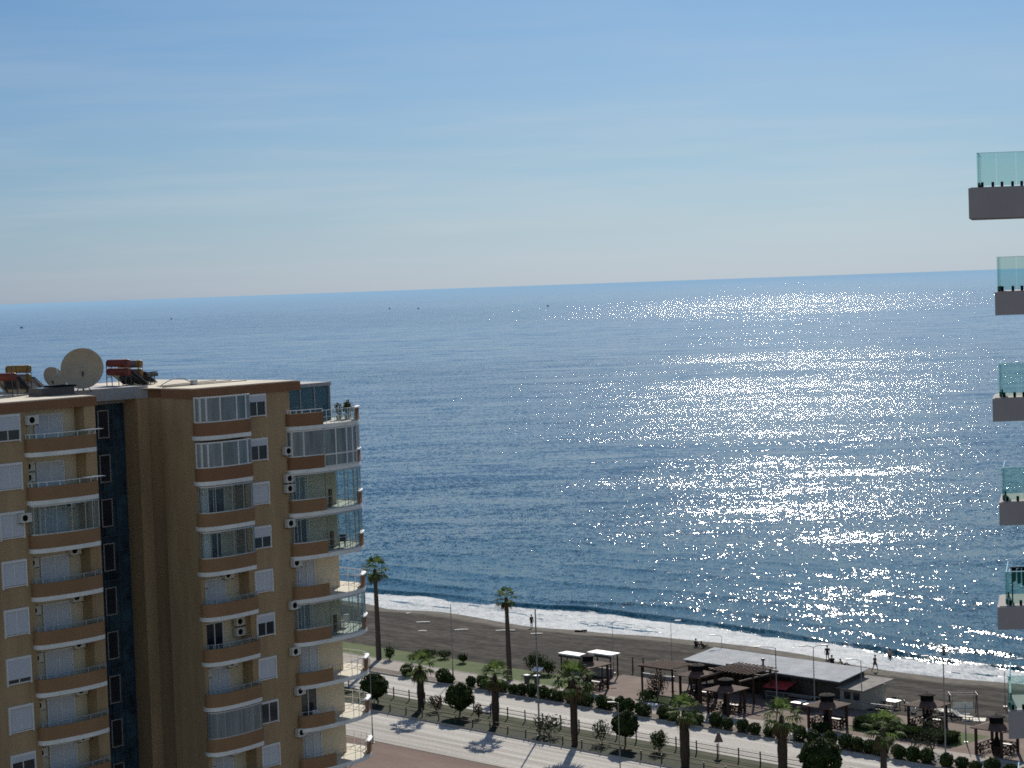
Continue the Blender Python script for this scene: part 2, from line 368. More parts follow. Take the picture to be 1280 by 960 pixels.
# ------------------------------------------------------------------ ground sheets (local x = s, local y = t)
def sheet(name, rects, z, m, kind='structure', th=None):
    mb = MB()
    for s0, s1, t0, t1 in rects:
        if th: mb.box(s0, s1, t0, t1, z-th, z)
        else: mb.add([(s0, t0, z), (s1, t0, z), (s1, t1, z), (s0, t1, z)], [(0, 1, 2, 3)])
    o = mb.build(name, m, loc=(O0[0], O0[1], 0), rz=TH); return tag(o, kind=kind)
def ground_mat(name, stops, scale, rough=.9, streak=(1, 1, 1), bump=.3, bscale=6, detail=8, fine=None):
    m, nt, b = mk(name); N = nt.nodes; L = nt.links
    tc = N.new('ShaderNodeTexCoord'); mp = N.new('ShaderNodeMapping'); mp.inputs['Scale'].default_value = streak; L.new(tc.outputs['Object'], mp.inputs[0])
    no = N.new('ShaderNodeTexNoise'); no.inputs['Scale'].default_value = scale; no.inputs['Detail'].default_value = detail; no.inputs['Roughness'].default_value = .6; L.new(mp.outputs[0], no.inputs['Vector'])
    rp = N.new('ShaderNodeValToRGB'); ee = rp.color_ramp.elements
    ee[0].position, ee[0].color = stops[0][0], (*stops[0][1], 1); ee[1].position, ee[1].color = stops[-1][0], (*stops[-1][1], 1)
    for p, c in stops[1:-1]:
        q = ee.new(p); q.color = (*c, 1)
    L.new(no.outputs['Fac'], rp.inputs[0]); out = rp.outputs[0]
    n2 = N.new('ShaderNodeTexNoise'); n2.inputs['Scale'].default_value = bscale; n2.inputs['Detail'].default_value = 5; L.new(tc.outputs['Object'], n2.inputs['Vector'])
    r2 = N.new('ShaderNodeValToRGB'); r2.color_ramp.elements[0].position = .3; r2.color_ramp.elements[0].color = (.78, .78, .78, 1); r2.color_ramp.elements[1].position = .7; r2.color_ramp.elements[1].color = (1.15, 1.15, 1.15, 1)
    L.new(n2.outputs['Fac'], r2.inputs[0])
    mx = N.new('ShaderNodeMix'); mx.data_type = 'RGBA'; mx.blend_type = 'MULTIPLY'; mx.inputs[0].default_value = 1; L.new(out, mx.inputs[6]); L.new(r2.outputs[0], mx.inputs[7]); out = mx.outputs[2]
    L.new(out, b.inputs['Base Color']); b.inputs['Roughness'].default_value = rough; b.inputs['Specular IOR Level'].default_value = .15
    bp = N.new('ShaderNodeBump'); bp.inputs['Strength'].default_value = bump; bp.inputs['Distance'].default_value = .06; L.new(n2.outputs['Fac'], bp.inputs['Height']); L.new(bp.outputs[0], b.inputs['Normal'])
    return m
ROAD = ground_mat('worn_pale_asphalt', [(.36, (.33, .305, .27)), (.5, (.46, .43, .385)), (.64, (.60, .57, .515))], 1.0, streak=(.02, .95, 1), bump=.1, bscale=4)
KERB = ground_mat('kerb_concrete', [(.3, (.30, .28, .25)), (.7, (.42, .40, .36))], 1.2)
PATH = ground_mat('pale_paving', [(.3, (.30, .265, .23)), (.5, (.36, .32, .28)), (.7, (.42, .375, .33))], .6, bump=.1)
PLAZA = ground_mat('reddish_paving', [(.3, (.15, .11, .09)), (.5, (.19, .14, .115)), (.7, (.24, .18, .15))], .35, bump=.1)
REDP = ground_mat('red_brown_pavement', [(.3, (.13, .085, .068)), (.5, (.17, .11, .088)), (.7, (.20, .15, .12))], .3, streak=(.3, 1, 1), bump=.1)
EARTH = ground_mat('bare_dark_earth', [(.3, (.10, .085, .065)), (.7, (.18, .15, .12))], .25)
GRASS = ground_mat('lawn_turf', [(.3, (.045, .075, .018)), (.5, (.065, .105, .022)), (.7, (.10, .12, .04))], .5, bump=.8, bscale=9)
MEDG = ground_mat('median_rough_grass', [(.3, (.020, .030, .010)), (.5, (.040, .050, .018)), (.7, (.065, .062, .032))], .5, bump=.8, bscale=9)
sheet('ground', [(-600, 500, -400, 9.0)], -.02, EARTH)
sheet('road', [(-600, 500, -25.0, -15.9), (-600, 500, -9.6, -2.0)], 0.0, ROAD)
sheet('median', [(-600, 500, -15.75, -9.75)], .13, MEDG, th=.4)
sheet('verge', [(-600, 500, -15.70, -13.6)], .137, ground_mat('dark_green_strip', [(.3, (.012, .018, .008)), (.7, (.04, .048, .022))], 1.1, bump=1, bscale=7))  # darker green strip along the near edge of the median
sheet('kerb', [(-600, 500, -15.9, -15.752), (-600, 500, -9.748, -9.6), (-600, 500, -2.0, -1.85), (-600, 500, -25.15, -25.0)], .15, KERB, th=.4)
sheet('hedge_bed', [(-600, 500, -1.848, -.3)], .12, EARTH, th=.4)
sheet('pavement', [(-600, 500, -36, -25.152)], .12, REDP, th=.4)
sheet('path', [(-600, 500, -.298, 3.6)], .13, PATH, th=.4)
sheet('lawn', [(-600, -28.6, 3.8, 8.6), (-18.6, -13.0, 3.75, 7.0), (6.6, 19.0, 5.2, 10.6)], .13, GRASS, th=.4)
sheet('path_edging', [(-600, -28.6, 3.602, 3.798)], .16, KERB, th=.4)
sheet('plaza', [(-28.598, -18.602, 3.602, 13.0), (-12.998, 6.598, 3.602, 13.4), (-18.6, -13, 7.002, 13.2), (19.002, 120, 3.602, 12.6), (6.6, 19.0, 10.602, 13.4), (6.6, 19.0, 3.602, 5.198)], .125, PLAZA, th=.4)
# white lane lines, faint
sheet('road_markings', [(-600, 500, -24.75, -24.65), (-600, 500, -9.95, -9.85)]+[(s, s+3, -6.05, -5.93) for s in range(-120, 60, 9)], .004, mat('worn_line_paint', (.55, .54, .5), .8, .25, 2))
def sand_material():
    m, nt, b = mk('beach_sand'); N = nt.nodes; L = nt.links
    tc = N.new('ShaderNodeTexCoord'); at = N.new('ShaderNodeAttribute'); at.attribute_name = 'wet'
    mp = N.new('ShaderNodeMapping'); mp.inputs['Scale'].default_value = (.12, .5, 1); L.new(tc.outputs['Object'], mp.inputs[0])
    no = N.new('ShaderNodeTexNoise'); no.inputs['Scale'].default_value = 1; no.inputs['Detail'].default_value = 8; no.inputs['Roughness'].default_value = .62; L.new(mp.outputs[0], no.inputs['Vector'])
    rp = N.new('ShaderNodeValToRGB'); ee = rp.color_ramp.elements; ee[0].position = .38; ee[0].color = (.034, .031, .027, 1); ee[1].position = .62; ee[1].color = (.076, .068, .058, 1)
    L.new(no.outputs['Fac'], rp.inputs[0])
    n2 = N.new('ShaderNodeTexNoise'); n2.inputs['Scale'].default_value = 5; n2.inputs['Detail'].default_value = 6; L.new(tc.outputs['Object'], n2.inputs['Vector'])
    ad = N.new('ShaderNodeMath'); ad.operation = 'MULTIPLY_ADD'; L.new(no.outputs['Fac'], ad.inputs[0]); ad.inputs[1].default_value = .7; L.new(at.outputs['Fac'], ad.inputs[2])
    rw = N.new('ShaderNodeValToRGB'); rw.color_ramp.elements[0].position = .55; rw.color_ramp.elements[1].position = .95; L.new(ad.outputs[0], rw.inputs[0])
    mx = N.new('ShaderNodeMix'); mx.data_type = 'RGBA'; L.new(rw.outputs[0], mx.inputs[0]); L.new(rp.outputs[0], mx.inputs[6]); mx.inputs[7].default_value = (.105, .092, .076, 1)  # lighter wet band: the sheen of wet sand painted into its colour
    r3 = N.new('ShaderNodeValToRGB'); r3.color_ramp.elements[0].position = .40; r3.color_ramp.elements[0].color = (.62, .62, .62, 1); r3.color_ramp.elements[1].position = .60; r3.color_ramp.elements[1].color = (1.3, 1.3, 1.3, 1)
    n3 = N.new('ShaderNodeTexNoise'); n3.inputs['Scale'].default_value = .9; n3.inputs['Detail'].default_value = 7; n3.inputs['Roughness'].default_value = .7; L.new(tc.outputs['Object'], n3.inputs['Vector']); L.new(n3.outputs['Fac'], r3.inputs[0])
    mz = N.new('ShaderNodeMix'); mz.data_type = 'RGBA'; mz.blend_type = 'MULTIPLY'; mz.inputs[0].default_value = 1; L.new(mx.outputs[2], mz.inputs[6]); L.new(r3.outputs[0], mz.inputs[7])
    L.new(mz.outputs[2], b.inputs['Base Color'])
    mr = N.new('ShaderNodeMath'); mr.operation = 'MULTIPLY_ADD'; L.new(rw.outputs[0], mr.inputs[0]); mr.inputs[1].default_value = -.15; mr.inputs[2].default_value = .95
    L.new(mr.outputs[0], b.inputs['Roughness']); b.inputs['Specular IOR Level'].default_value = .04
    bp = N.new('ShaderNodeBump'); bp.inputs['Strength'].default_value = .7; bp.inputs['Distance'].default_value = .08; L.new(n2.outputs['Fac'], bp.inputs['Height']); L.new(bp.outputs[0], b.inputs['Normal'])
    return m
def beach():
    sv = [-600, -400, -250]+[-160+i*1.0 for i in range(261)]+[200, 350, 500]; tv = [8.6+i*.6 for i in range(72)]
    vs = []; wet = []
    for s in sv:
        sh = lerp_tab(SHORE, s)
        for t in tv:
            vs.append((s, t, beach_z(s, t)+.0)); wet.append(sm(sh-6.5, sh-.5, t))
    n = len(tv); fs = [(i*n+j, (i+1)*n+j, (i+1)*n+j+1, i*n+j+1) for i in range(len(sv)-1) for j in range(n-1)]
    me = bpy.data.meshes.new('beach'); me.from_pydata(vs, [], fs); me.update()
    a = me.attributes.new('wet', 'FLOAT', 'POINT'); a.data.foreach_set('value', wet)
    me.polygons.foreach_set('use_smooth', [True]*len(me.polygons)); me.materials.append(sand_material())
    o = bpy.data.objects.new('beach', me); C.objects.link(o); o.location = (O0[0], O0[1], 0); o.rotation_euler = (0, 0, TH); tag(o, kind='structure')
beach()
# ------------------------------------------------------------------ the tan apartment building (local x along the facade, y inwards)
BA = R(50); BX, BY = -21.0, 134.0
BROWN2 = mat('tan_brown_parapet_paint', (.27, .155, .08), .9, .10, .4, streak=(1, 1, .4), bump=.2, bscale=20)
bld = root('apartment_building', 'tan and brown apartment tower with curved balconies, two wings joined by a dark glazed stairwell', 'building', (BX, BY, 0), BA)
def Bw(x, y, z): return (BX+math.cos(BA)*x-math.sin(BA)*y, BY+math.sin(BA)*x+math.cos(BA)*y, z)
ROOFZ = 36.95
# left wing body, with the recess of its balconies
MB().prism([(-26, 1.93), (-11.9, 1.93), (-11.9, 3.0), (-7.45, 3.0), (-7.45, 1.93), (-6.57, 1.93), (-6.57, 16), (-26, 16)], 0, 36.3).build('wall', TAN, bld)
MB().prism([(-26, 1.83), (-6.47, 1.83), (-6.47, 16.1), (-26, 16.1)], 36.3, 36.88).build('cornice', BROWN, bld)
MB().prism([(-25.9, 1.95), (-6.6, 1.95), (-6.6, 16), (-25.9, 16)], 36.883, 36.95).build('roof', ROOFC, bld)
# right wing body: dark side wall folded in and out, facade with two recesses
rw = [(0, 0), (.3, 0), (.3, 1.1), (4.3, 1.1), (4.3, 0), (8.7, 0), (8.7, 1.3), (9.6, 1.3), (9.6, 16), (0, 16), (0, 5.7), (.55, 5.2), (.55, 3.6), (0, 3.2)]
MB().prism(rw, 0, 36.3).build('wall', TAN, bld)
MB().prism([(9.6, 1.302), (14.15, 1.302), (14.15, 9), (9.6, 9)], 0, 33.6).build('wall', TAN, bld)
MB().prism([(0, 7.2), (0, 5.7), (.55, 5.2), (.55, 3.6), (0, 3.2), (-.12, -.12), (9.7, -.12), (9.7, 16.1), (0, 16.1)], 36.3, 36.92).build('cornice', BROWN, bld)
MB().prism([(.1, .05), (9.6, .05), (9.6, 16), (.1, 16)], 36.923, 36.98).build('roof', ROOFC, bld)
# stairwell
sw = MB().box(-6.568, -.002, 7.2, 7.4, 0, 36.2).build('stairwell_glazing', CURTAIN, bld)
mb = MB()
for k in range(0, 37): mb.box(-6.56, -.01, 7.12, 7.19, k*1.0, k*1.0+.06)
for x in (-4.0, -3.0, -2.0, -1.0, -.06): mb.box(x, x+.05, 7.11, 7.195, 0, 36.2)
mb.build('mullion', MULL, sw)
for i in range(12):
    z = 33.7-3.0*i
    f = MB()
    for (a, b_, c, d) in ((-2.32, -2.24, z, z+1.9), (-1.46, -1.38, z, z+1.9), (-2.24, -1.46, z, z+.08), (-2.24, -1.46, z+1.82, z+1.9)): f.box(a, b_, 7.04, 7.108, c, d)
    wi = MB().box(-2.236, -1.464, 7.06, 7.1, z+.084, z+1.816).build('window', DARKW, bld); f.build('frame', STEEL, wi)
MB().prism([(-6.56, 6.2), (-1.6, 6.0), (-.1, 5.75), (.5, 5.1), (.5, 12), (-6.56, 12)], 36.28, 37.1).build('stairwell_cap', GREYC, bld)
MB().box(-6.55, -.02, 6.9, 16, 36.0, 36.27).build('roof', GREYC, bld)
# --- pieces
def shutter_window(x0, x1, y, z0, z1, closed=1.0, name='window'):
    """flush wall window facing -y: frame proud of the wall, pane behind, roller shutter down by closed"""
    fw = .09
    w_ = MB().box(x0+fw, x1-fw, y-.035, y-.003, z0+fw, z1-fw).build(name, DARKW if closed < 1 else SHUT, bld)
    f = MB().box(x0, x0+fw, y-.12, y-.002, z0-.08, z1).box(x1-fw, x1, y-.12, y-.002, z0-.08, z1).box(x0+fw, x1-fw, y-.12, y-.002, z1-fw*1.6, z1).box(x0+fw, x1-fw, y-.12, y-.002, z0, z0+fw*.7)
    xm = (x0+x1)/2
    f.box(xm-.03, xm+.03, y-.07, y-.036, z0+fw, z1-fw*1.6); f.build('frame', PVC, w_)
    if 0 < closed < 1: MB().box(x0+fw+.002, x1-fw-.002, y-.10, y-.072, z1-(z1-z0)*closed, z1-fw*1.6-.002).build('shutter', SHUT, w_)
def ac(x, y, z, rz=0.0):
    a = MB().box(-.42, .42, -.30, 0, 0, .58).build('air_conditioner', ACM, bld, loc=(x, y-.06, z), rz=rz)
    MB().lathe([(0, 0), (.2, 0), (.2, .012), (0, .012)], (-.1, -.302, .29), 16, Matrix.Rotation(R(90), 3, 'X')).build('fan_grille', BLACK, a)
    for x_ in (-.36, .32): MB().box(x_, x_+.04, -.34, .055, -.06, -.002).build('bracket', DMETAL, a)
def offset_path(path, d):
    out = []
    for i, p in enumerate(path):
        a = path[max(0, i-1)]; b_ = path[min(len(path)-1, i+1)]; v = Vector((b_[0]-a[0], b_[1]-a[1])).normalized()
        out.append((p[0]+v.y*d, p[1]-v.x*d))
    return out
def arcpath(pts, n=5):
    """Catmull-Rom through the points"""
    P = [pts[0]]+list(pts)+[pts[-1]]; out = []
    for i in range(1, len(P)-2):
        for k in range(n):
            t = k/n; o = []
            for c in (0, 1):
                p0, p1, p2, p3 = P[i-1][c], P[i][c], P[i+1][c], P[i+2][c]
                o.append(.5*((2*p1)+(-p0+p2)*t+(2*p0-5*p1+4*p2-p3)*t*t+(-p0+3*p1-3*p2+p3)*t*t*t))
            out.append(tuple(o))
    out.append(P[-2]); return out
def rail(path, z0, z1, parent, m=STEEL, posts=6, r=.022, mid=1):
    mb = MB(); mb.tube([(x, y, z1) for x, y in path], r, 6)
    for k in range(mid): zz = z0+(z1-z0)*(k+1)/(mid+1); mb.tube([(x, y, zz) for x, y in path], r*.7, 5)
    n = len(path)
    for k in range(posts+1):
        p = path[round(k*(n-1)/posts)]; mb.tube([(p[0], p[1], z0), (p[0], p[1], z1)], r, 5)
    return mb.build('railing', m, parent)
def glaze(path, z0, z1, parent, m, panes=5, frame=None, name='glazing', fw=.035):
    g = MB().strip(path, z0, z1, .02).build(name, m, parent)
    if frame is not None:
        mb = MB(); n = len(path)
        for k in range(panes+1):
            i = min(n-1, round(k*(n-1)/panes)); p = path[i]
            mb.box(p[0]-fw, p[0]+fw, p[1]-fw-.01, p[1]+fw-.01, z0, z1)
        mb.strip(path, z0-.001, z0+.07, .075); mb.strip(path, z1-.09, z1+.001, .075); mb.build('frame', frame, parent)
    return g
def door_set(x0, x1, y, z, h, parent, m, leaves=2, fm=PVC):
    d = MB().box(x0, x1, y-.06, y-.02, z, z+h).build('door', m, parent)
    f = MB()
    for k in range(leaves+1): xx = x0+(x1-x0)*k/leaves; f.box(xx-.04, xx+.04, y-.10, y-.064, z, z+h)
    f.box(x0-.04, x1+.04, y-.10, y-.066, z+h, z+h+.08); f.build('door_frame', fm, parent)
# inner balcony walls painted cream
MB().box(-11.898, -7.452, 2.94, 2.998, 0, 36.28).build('balcony_back_wall', CREAM, bld)
MB().box(.302, 4.298, 1.04, 1.098, 0, 36.28).build('balcony_back_wall', CREAM, bld)
MB().box(8.702, 14.17, 1.24, 1.298, 0, 33.55).build('balcony_back_wall', CREAM, bld)
MB().box(8.64, 8.698, .02, 1.24, 0, 33.5).build('balcony_side_wall', CREAM, bld)
# --- left wing balconies
LP = arcpath([(-12.15, 1.95), (-12.12, 1.60), (-11.7, 1.27), (-10.9, 1.10), (-9.5, 0.92), (-8.1, 0.96), (-7.12, 1.22), (-7.0, 1.95)], 4)
LPi = offset_path(LP, -.06)
def left_balcony(i):
    zb = 33.45-3.0*i
    b_ = MB().strip(LPi, zb+.28, zb+1.12, .12).build('balcony', BROWN2, bld)
    MB().prism(LP+[(-7.4, 3.0), (-11.9, 3.0)], zb, zb+.276).build('balcony_slab', BAND, b_)
    MB().prism(offset_path(LP, -.05)+[(-7.5, 2.93), (-11.85, 2.93)], zb+.279, zb+.30).build('balcony_floor', FLOORC, b_)
    mid = LPi[2:-1]
    if i == 2: glaze(offset_path(mid, -.01), zb+1.125, zb+2.98, b_, GLC, 9, STEEL, fw=.02)
    else:
        glaze(offset_path(mid, .0), zb+1.125, zb+1.36, b_, GLC, 8)
        rail(mid, zb+1.12, zb+1.40, b_, BRIGHT if i < 2 else STEEL, 8, .022, 0)
    dark = i in (9, 10)
    door_set(-10.6, -8.5, 2.94, zb+.31, 2.15, b_, DARKW if dark else SHUT)
    if i < 2:
        mb = MB()
        for dy in (0, .18, .36): mb.tube([(-8.5, .98-dy, zb+1.44), (-7.0, 1.06-dy, zb+1.42)], .022, 6)
        for x in (-8.5, -7.7, -7.0): mb.tube([(x, 1.05, zb+1.42), (x, .62, zb+1.42)], .018, 6)
        mb.build('drying_rack', BRIGHT, b_)
    if i == 0: ac(-11.65, 1.93, zb+2.0)
    elif i == 1: ac(-11.35, 2.94, zb+2.05); ac(-11.35, 2.94, zb+1.35)
    elif i == 2: ac(-12.5, 1.93, zb+2.0); ac(-8.4, 2.9, zb+2.42)
    else: ac(-11.4, 2.94, zb+2.0); ac(-8.1, 2.9, zb+2.4)
for i in range(0, 9): left_balcony(i)
for i in range(0, 8):
    zb = 33.45-3*i
    shutter_window(-14.3, -12.45, 1.93, zb+1.1, zb+2.75, (.6, 1, 1, 1, 1, .82, 1, .3)[i])
    if i < 3: shutter_window(-17.6, -15.7, 1.93, zb+1.1, zb+2.75, 1)
# --- right wing corner bays
RP = arcpath([(-.10, .02), (-.12, -.28), (.12, -.66), (.8, -.93), (2.2, -1.02), (3.6, -.90), (4.42, -.68), (4.46, 0.0)], 4)
RPi = offset_path(RP, -.06)
def bay(i):
    zb = 33.55-3.0*i
    b_ = MB().strip(RPi, zb+.28, zb+1.15, .12).build('balcony', BROWN if i < 2 else BROWN2, bld)
    MB().prism(RP+[(4.3, 1.04), (.3, 1.04)], zb, zb+.276).build('balcony_slab', BAND, b_)
    MB().prism(offset_path(RP, -.06)+[(4.25, 1.03), (.35, 1.03)], zb+.279, zb+.30).build('balcony_floor', FLOORC, b_)
    mid = RPi[3:-3]
    if i in (0, 1): glaze(mid, zb+1.155, zb+2.85, b_, CURT, 6, PVC, fw=.05)
    elif i == 2: glaze(mid, zb+1.155, zb+2.95, b_, GLC, 7, STEEL, fw=.02); door_set(1.3, 3.2, 1.04, zb+.31, 2.2, b_, DARKW, 2)
    elif i == 3: glaze(mid, zb+1.155, zb+2.95, b_, GLC, 7, STEEL, fw=.02); door_set(1.0, 2.8, 1.04, zb+.31, 2.2, b_, DARKW, 2)
    elif i == 7: glaze(mid, zb+1.155, zb+2.95, b_, CURT, 7, STEEL, fw=.02)
    else:
        glaze(mid, zb+1.155, zb+1.42, b_, GLC, 8); rail(mid, zb+1.15, zb+1.45, b_, STEEL, 8, .018, 0)
        if i == 5: door_set(1.1, 2.6, 1.04, zb+.31, 2.2, b_, DARKW, 2); ac(3.9, .9, zb+2.1); ac(3.9, .9, zb+1.4)
        else: door_set(1.2, 3.0, 1.04, zb+.31, 2.15, b_, SHUT, 2); ac(.75, 1.0, zb+2.05); ac(3.1, 1.0, zb+2.4)
    if i in (2, 3):   # curtain bunched at the corner
        MB().strip([(.35+k*.09, .1+(.05 if k % 2 else 0)) for k in range(9)], zb+.6, zb+2.9, .02).build('curtain', BAND, b_)
for i in range(0, 9): bay(i)
for i in range(0, 9):
    zb = 33.55-3*i
    shutter_window(4.75, 6.42, 0.0, zb+1.2, zb+2.72, (.35, .35, 1, .5, 1, .4, 1, .05, 1)[i])
for x, z in ((8.2, 31.9), (8.2, 30.0), (8.2, 29.3), (8.15, 26.9), (8.55, 24.1), (8.2, 21.2), (8.1, 18.0), (8.4, 15.2), (8.35, 12.3), (8.35, 9.3)):
    ac(x, 0.0, z)
# --- seaward rounded balconies
SPfull = arcpath([(8.25, .02), (8.3, -.35), (8.75, -.62), (9.6, -.86), (11.3, -1.02), (13.2, -.98), (14.4, -.66), (15.3, -.12), (15.95, .45), (16.3, 1.2), (16.4, 2.3), (16.2, 3.6), (15.6, 4.6), (14.16, 5.2)], 5)
def sub(path, x0, x1, before=None):
    out = [p for p in path if x0 <= p[0] <= x1 and p[1] < 1.15]
    return out
n_ = len(SPfull)
iA = 19; iB = 31; iC = 42
def sea_balcony(i):
    zb = 33.55-3.0*i
    pi = offset_path(SPfull, -.08)
    segA, segB, segC, segD = pi[:iA+1], pi[iA:iB+1], pi[iB:iC+1], pi[iC:]
    b_ = MB().strip(segA, zb+.28, zb+1.15, .13).build('balcony', BROWN if i < 2 else BROWN2, bld)
    MB().prism(SPfull+[(14.15, 1.25), (8.7, 1.25)], zb, zb+.276).build('balcony_slab', BAND, b_)
    MB().prism(offset_path(SPfull, -.05)+[(14.16, 1.24), (8.72, 1.24)], zb+.279, zb+.30).build('balcony_floor', FLOORC, b_)
    MB().strip(segC, zb+.28, zb+1.15, .16).build('parapet', BROWN, b_)
    MB().strip(segC, zb+1.152, zb+1.24, .30).build('parapet_coping', BRIGHT, b_)
    if i == 0:
        rail(segB, zb+.3, zb+1.25, b_, BRIGHT, 9, .022, 1); glaze(segB, zb+.34, zb+1.2, b_, GLC, 5)
        rail(segA, zb+1.15, zb+1.38, b_, BRIGHT, 6, .03, 0)
        rail(segD, zb+.3, zb+1.25, b_, BRIGHT, 8, .03, 1)
    elif i == 1:
        glaze(segA, zb+1.155, zb+2.98, b_, CURT, 3, PVC, fw=.05); glaze(segB, zb+.3, zb+2.98, b_, CURT, 4, PVC, fw=.05)
        MB().strip(segB, zb+1.1, zb+1.2, .09).build('transom', PVC, b_)
        glaze(segC, zb+1.25, zb+2.98, b_, CURT, 2, PVC, fw=.05)
        glaze(segD, zb+.3, zb+2.98, b_, CURT, 6, PVC, fw=.05)
    elif i in (2, 3, 5):
        glaze(segA, zb+1.155, zb+2.98, b_, GLC, 4, STEEL, fw=.02); glaze(segB, zb+.3, zb+2.98, b_, GLS, 4, STEEL, fw=.02)
        glaze(segC, zb+1.25, zb+2.98, b_, GLS, 2, STEEL, fw=.02); glaze(segD, zb+.3, zb+2.98, b_, GLS, 5, STEEL, fw=.03)
        door_set(9.2, 11.0, 1.24, zb+.31, 2.2, b_, DARKW, 2) if i == 3 else door_set(9.2, 11.0, 1.24, zb+.31, 2.2, b_, CURT, 2)
        rail(segB, zb+.3, zb+1.2, b_, STEEL, 5, .018, 1)
        MB().box(12.8, 13.0, .5, .7, zb+.3, zb+1.5).build('column', BROWN, b_)
    else:
        rail(segB, zb+.3, zb+1.3, b_, STEEL, 5, .018, 1); rail(segD, zb+.3, zb+1.3, b_, BRIGHT, 8, .025, 1)
        rail(segA, zb+1.15, zb+1.42, b_, STEEL, 6, .018, 0)
        if i == 7: door_set(9.6, 11.3, 1.24, zb+.31, 2.2, b_, DARKW, 2)
        else: door_set(9.3, 11.6, 1.24, zb+.31, 2.3, b_, SHUT, 3)
for i in range(0, 10): sea_balcony(i)
# penthouse glass room on the terrace
ph = MB().strip([(9.72, 1.5), (14.0, 1.5), (14.0, 6.5)], 33.86, 36.35, .03).build('penthouse_glazing', glass_mat('penthouse_glass', (.02, .065, .09), .45), bld)
f = MB().box(9.62, 14.15, 1.35, 6.6, 36.352, 36.6)
for x in (9.75, 11.15, 12.55, 14.0): f.box(x-.05, x+.05, 1.42, 1.47, 33.86, 36.35)
f.box(13.94, 14.12, 1.42, 1.62, 33.86, 36.35).build('frame', GREYC, ph)
# --- roof gear
def leafball(mb, c, r, n, size, seed=0, squash=1.0, hollow=.55, lump=.35):
    rg = random.Random(seed)
    for _ in range(n):
        while True:
            d = Vector((rg.uniform(-1, 1), rg.uniform(-1, 1), rg.uniform(-1, 1)))
            if .05 < d.length <= 1: break
        rad = d.length; d.normalize()
        rad = hollow+(1-hollow)*rad
        k = 1+lump*mnoise.noise(d*2.1+Vector((seed*3.1, 0, 0)))+.5*lump*mnoise.noise(d*5+Vector((0, seed*1.7, 0)))
        p = Vector((d.x, d.y, d.z*squash))*rad*r*k+Vector(c)
        a = Vector((rg.uniform(-1, 1), rg.uniform(-1, 1), rg.uniform(-1, 1))).normalized(); b_ = a.cross(d)
        b_ = b_.normalized() if b_.length > .01 else Vector((1, 0, 0)); a = b_.cross((d+a*.6).normalized())
        s = size*rg.uniform(.6, 1.35)
        mb.add([p-a*s*.5-b_*s*.3, p+a*s*.1-b_*s*.5, p+a*s*.6+b_*s*.05, p-a*s*.05+b_*s*.45], [(0, 1, 2, 3)])
    return mb
LEAFD = foliage_mat('dark_leaf', (.018, .034, .011), (.055, .085, .024), .3)
LEAFT = foliage_mat('terrace_leaf', (.03, .04, .012), (.07, .09, .03), .25)
for k, (x, y, h) in enumerate(((14.35, .9, .25), (15.15, .75, .5), (15.7, 1.4, .2))):
    t = root('potted_plant', ('low bushy pot plant beside the penthouse glass on the roof terrace', 'taller slim pot plant at the middle of the terrace railing', 'small pot plant at the seaward tip of the terrace')[k], 'plant', Bw(x, y, 33.852), 0, 'plants on the roof terrace')
    MB().lathe([(.0, 0), (.16, 0), (.22, .35), (.19, .35), (.0, .3)], n=12).build('pot', CREAM, t)
    m_ = MB().tube([(0, 0, .3), (.03, 0, .5+h*.5)], .025, 6); m_.build('stem', WOODD, t)
    leafball(MB(), (0, 0, .62+h*.6), .34, 110, .15, k+3, 1.2, .1, .8).build('leaves', LEAFT, t)
t = root('terrace_table', 'small dark table standing on the roof terrace by the glass room', 'table', Bw(10.8, .2, 33.852), BA)
MB().lathe([(0, .72), (.5, .72), (.5, .76), (0, .76)], n=20).build('table_top', BRIGHT, t); MB().tube([(0, 0, .02), (0, 0, .72)], .035, 8).build('leg', DMETAL, t); MB().lathe([(0, 0), (.28, 0), (.28, .03), (0, .03)], n=14).build('base', DMETAL, t)
def dish(name, label, x, y, z, r, yaw, tilt, detail=True):
    t = root(name, label, 'satellite dish', Bw(x, y, 36.98), 0, 'satellite dishes on the roof')
    ax = Matrix.Rotation(yaw, 3, 'Z') @ Matrix.Rotation(tilt, 3, 'X')
    c = Vector((0, 0, z))
    prof = [(r*k/14, .42*r*(k/14)**2) for k in range(15)]
    MB().lathe(prof+[(r*1.015, .42*r+.01), (r, .42*r-.03)]+[(a*.99, b_-.03) for a, b_ in prof[::-1]], c-ax @ Vector((0, 0, .1)), 40, ax).build('reflector', DISH, t, smooth=True)
    # back ribs and mast
    mb = MB().tube([(0, 0, 0), (0, -.05, z-.05)], .06, 8).tube([(-.5, .1, 0), (0, 0, z*.55)], .035, 6).tube([(.5, .1, 0), (0, 0, z*.55)], .035, 6)
    mb.build('mast', DMETAL, t)
    u, v = ax @ Vector((1, 0, 0)), ax @ Vector((0, 1, 0)); nn = ax @ Vector((0, 0, 1)); mb = MB()
    mb.tube([c-u*r*.52-nn*.16, c+u*r*.5-nn*.16], .03, 6); mb.tube([c-v*r*.6-nn*.16, c+v*r*.5-nn*.16], .03, 6)
    mb.lathe([(r*.60, -.0), (r*.63, -.03), (r*.60, -.06)], c+nn*.03, 30, ax)
    mb.build('back_frame', DMETAL, t)
    mb = MB()
    f = c+nn*r*.75
    for k in range(3):
        a = k*2.09; mb.tube([c+u*r*.95*math.cos(a)+v*r*.95*math.sin(a)+nn*.36*r, f], .02, 5)
    mb.lathe([(0, -.1), (.08, -.1), (.08, .1), (0, .1)], f, 10, ax); mb.build('feed', GREYC, t)
dish('satellite_dish', 'large round beige satellite dish seen from behind on the roof', -4.05, 6.2, 1.42, 1.38, R(188), R(-72))
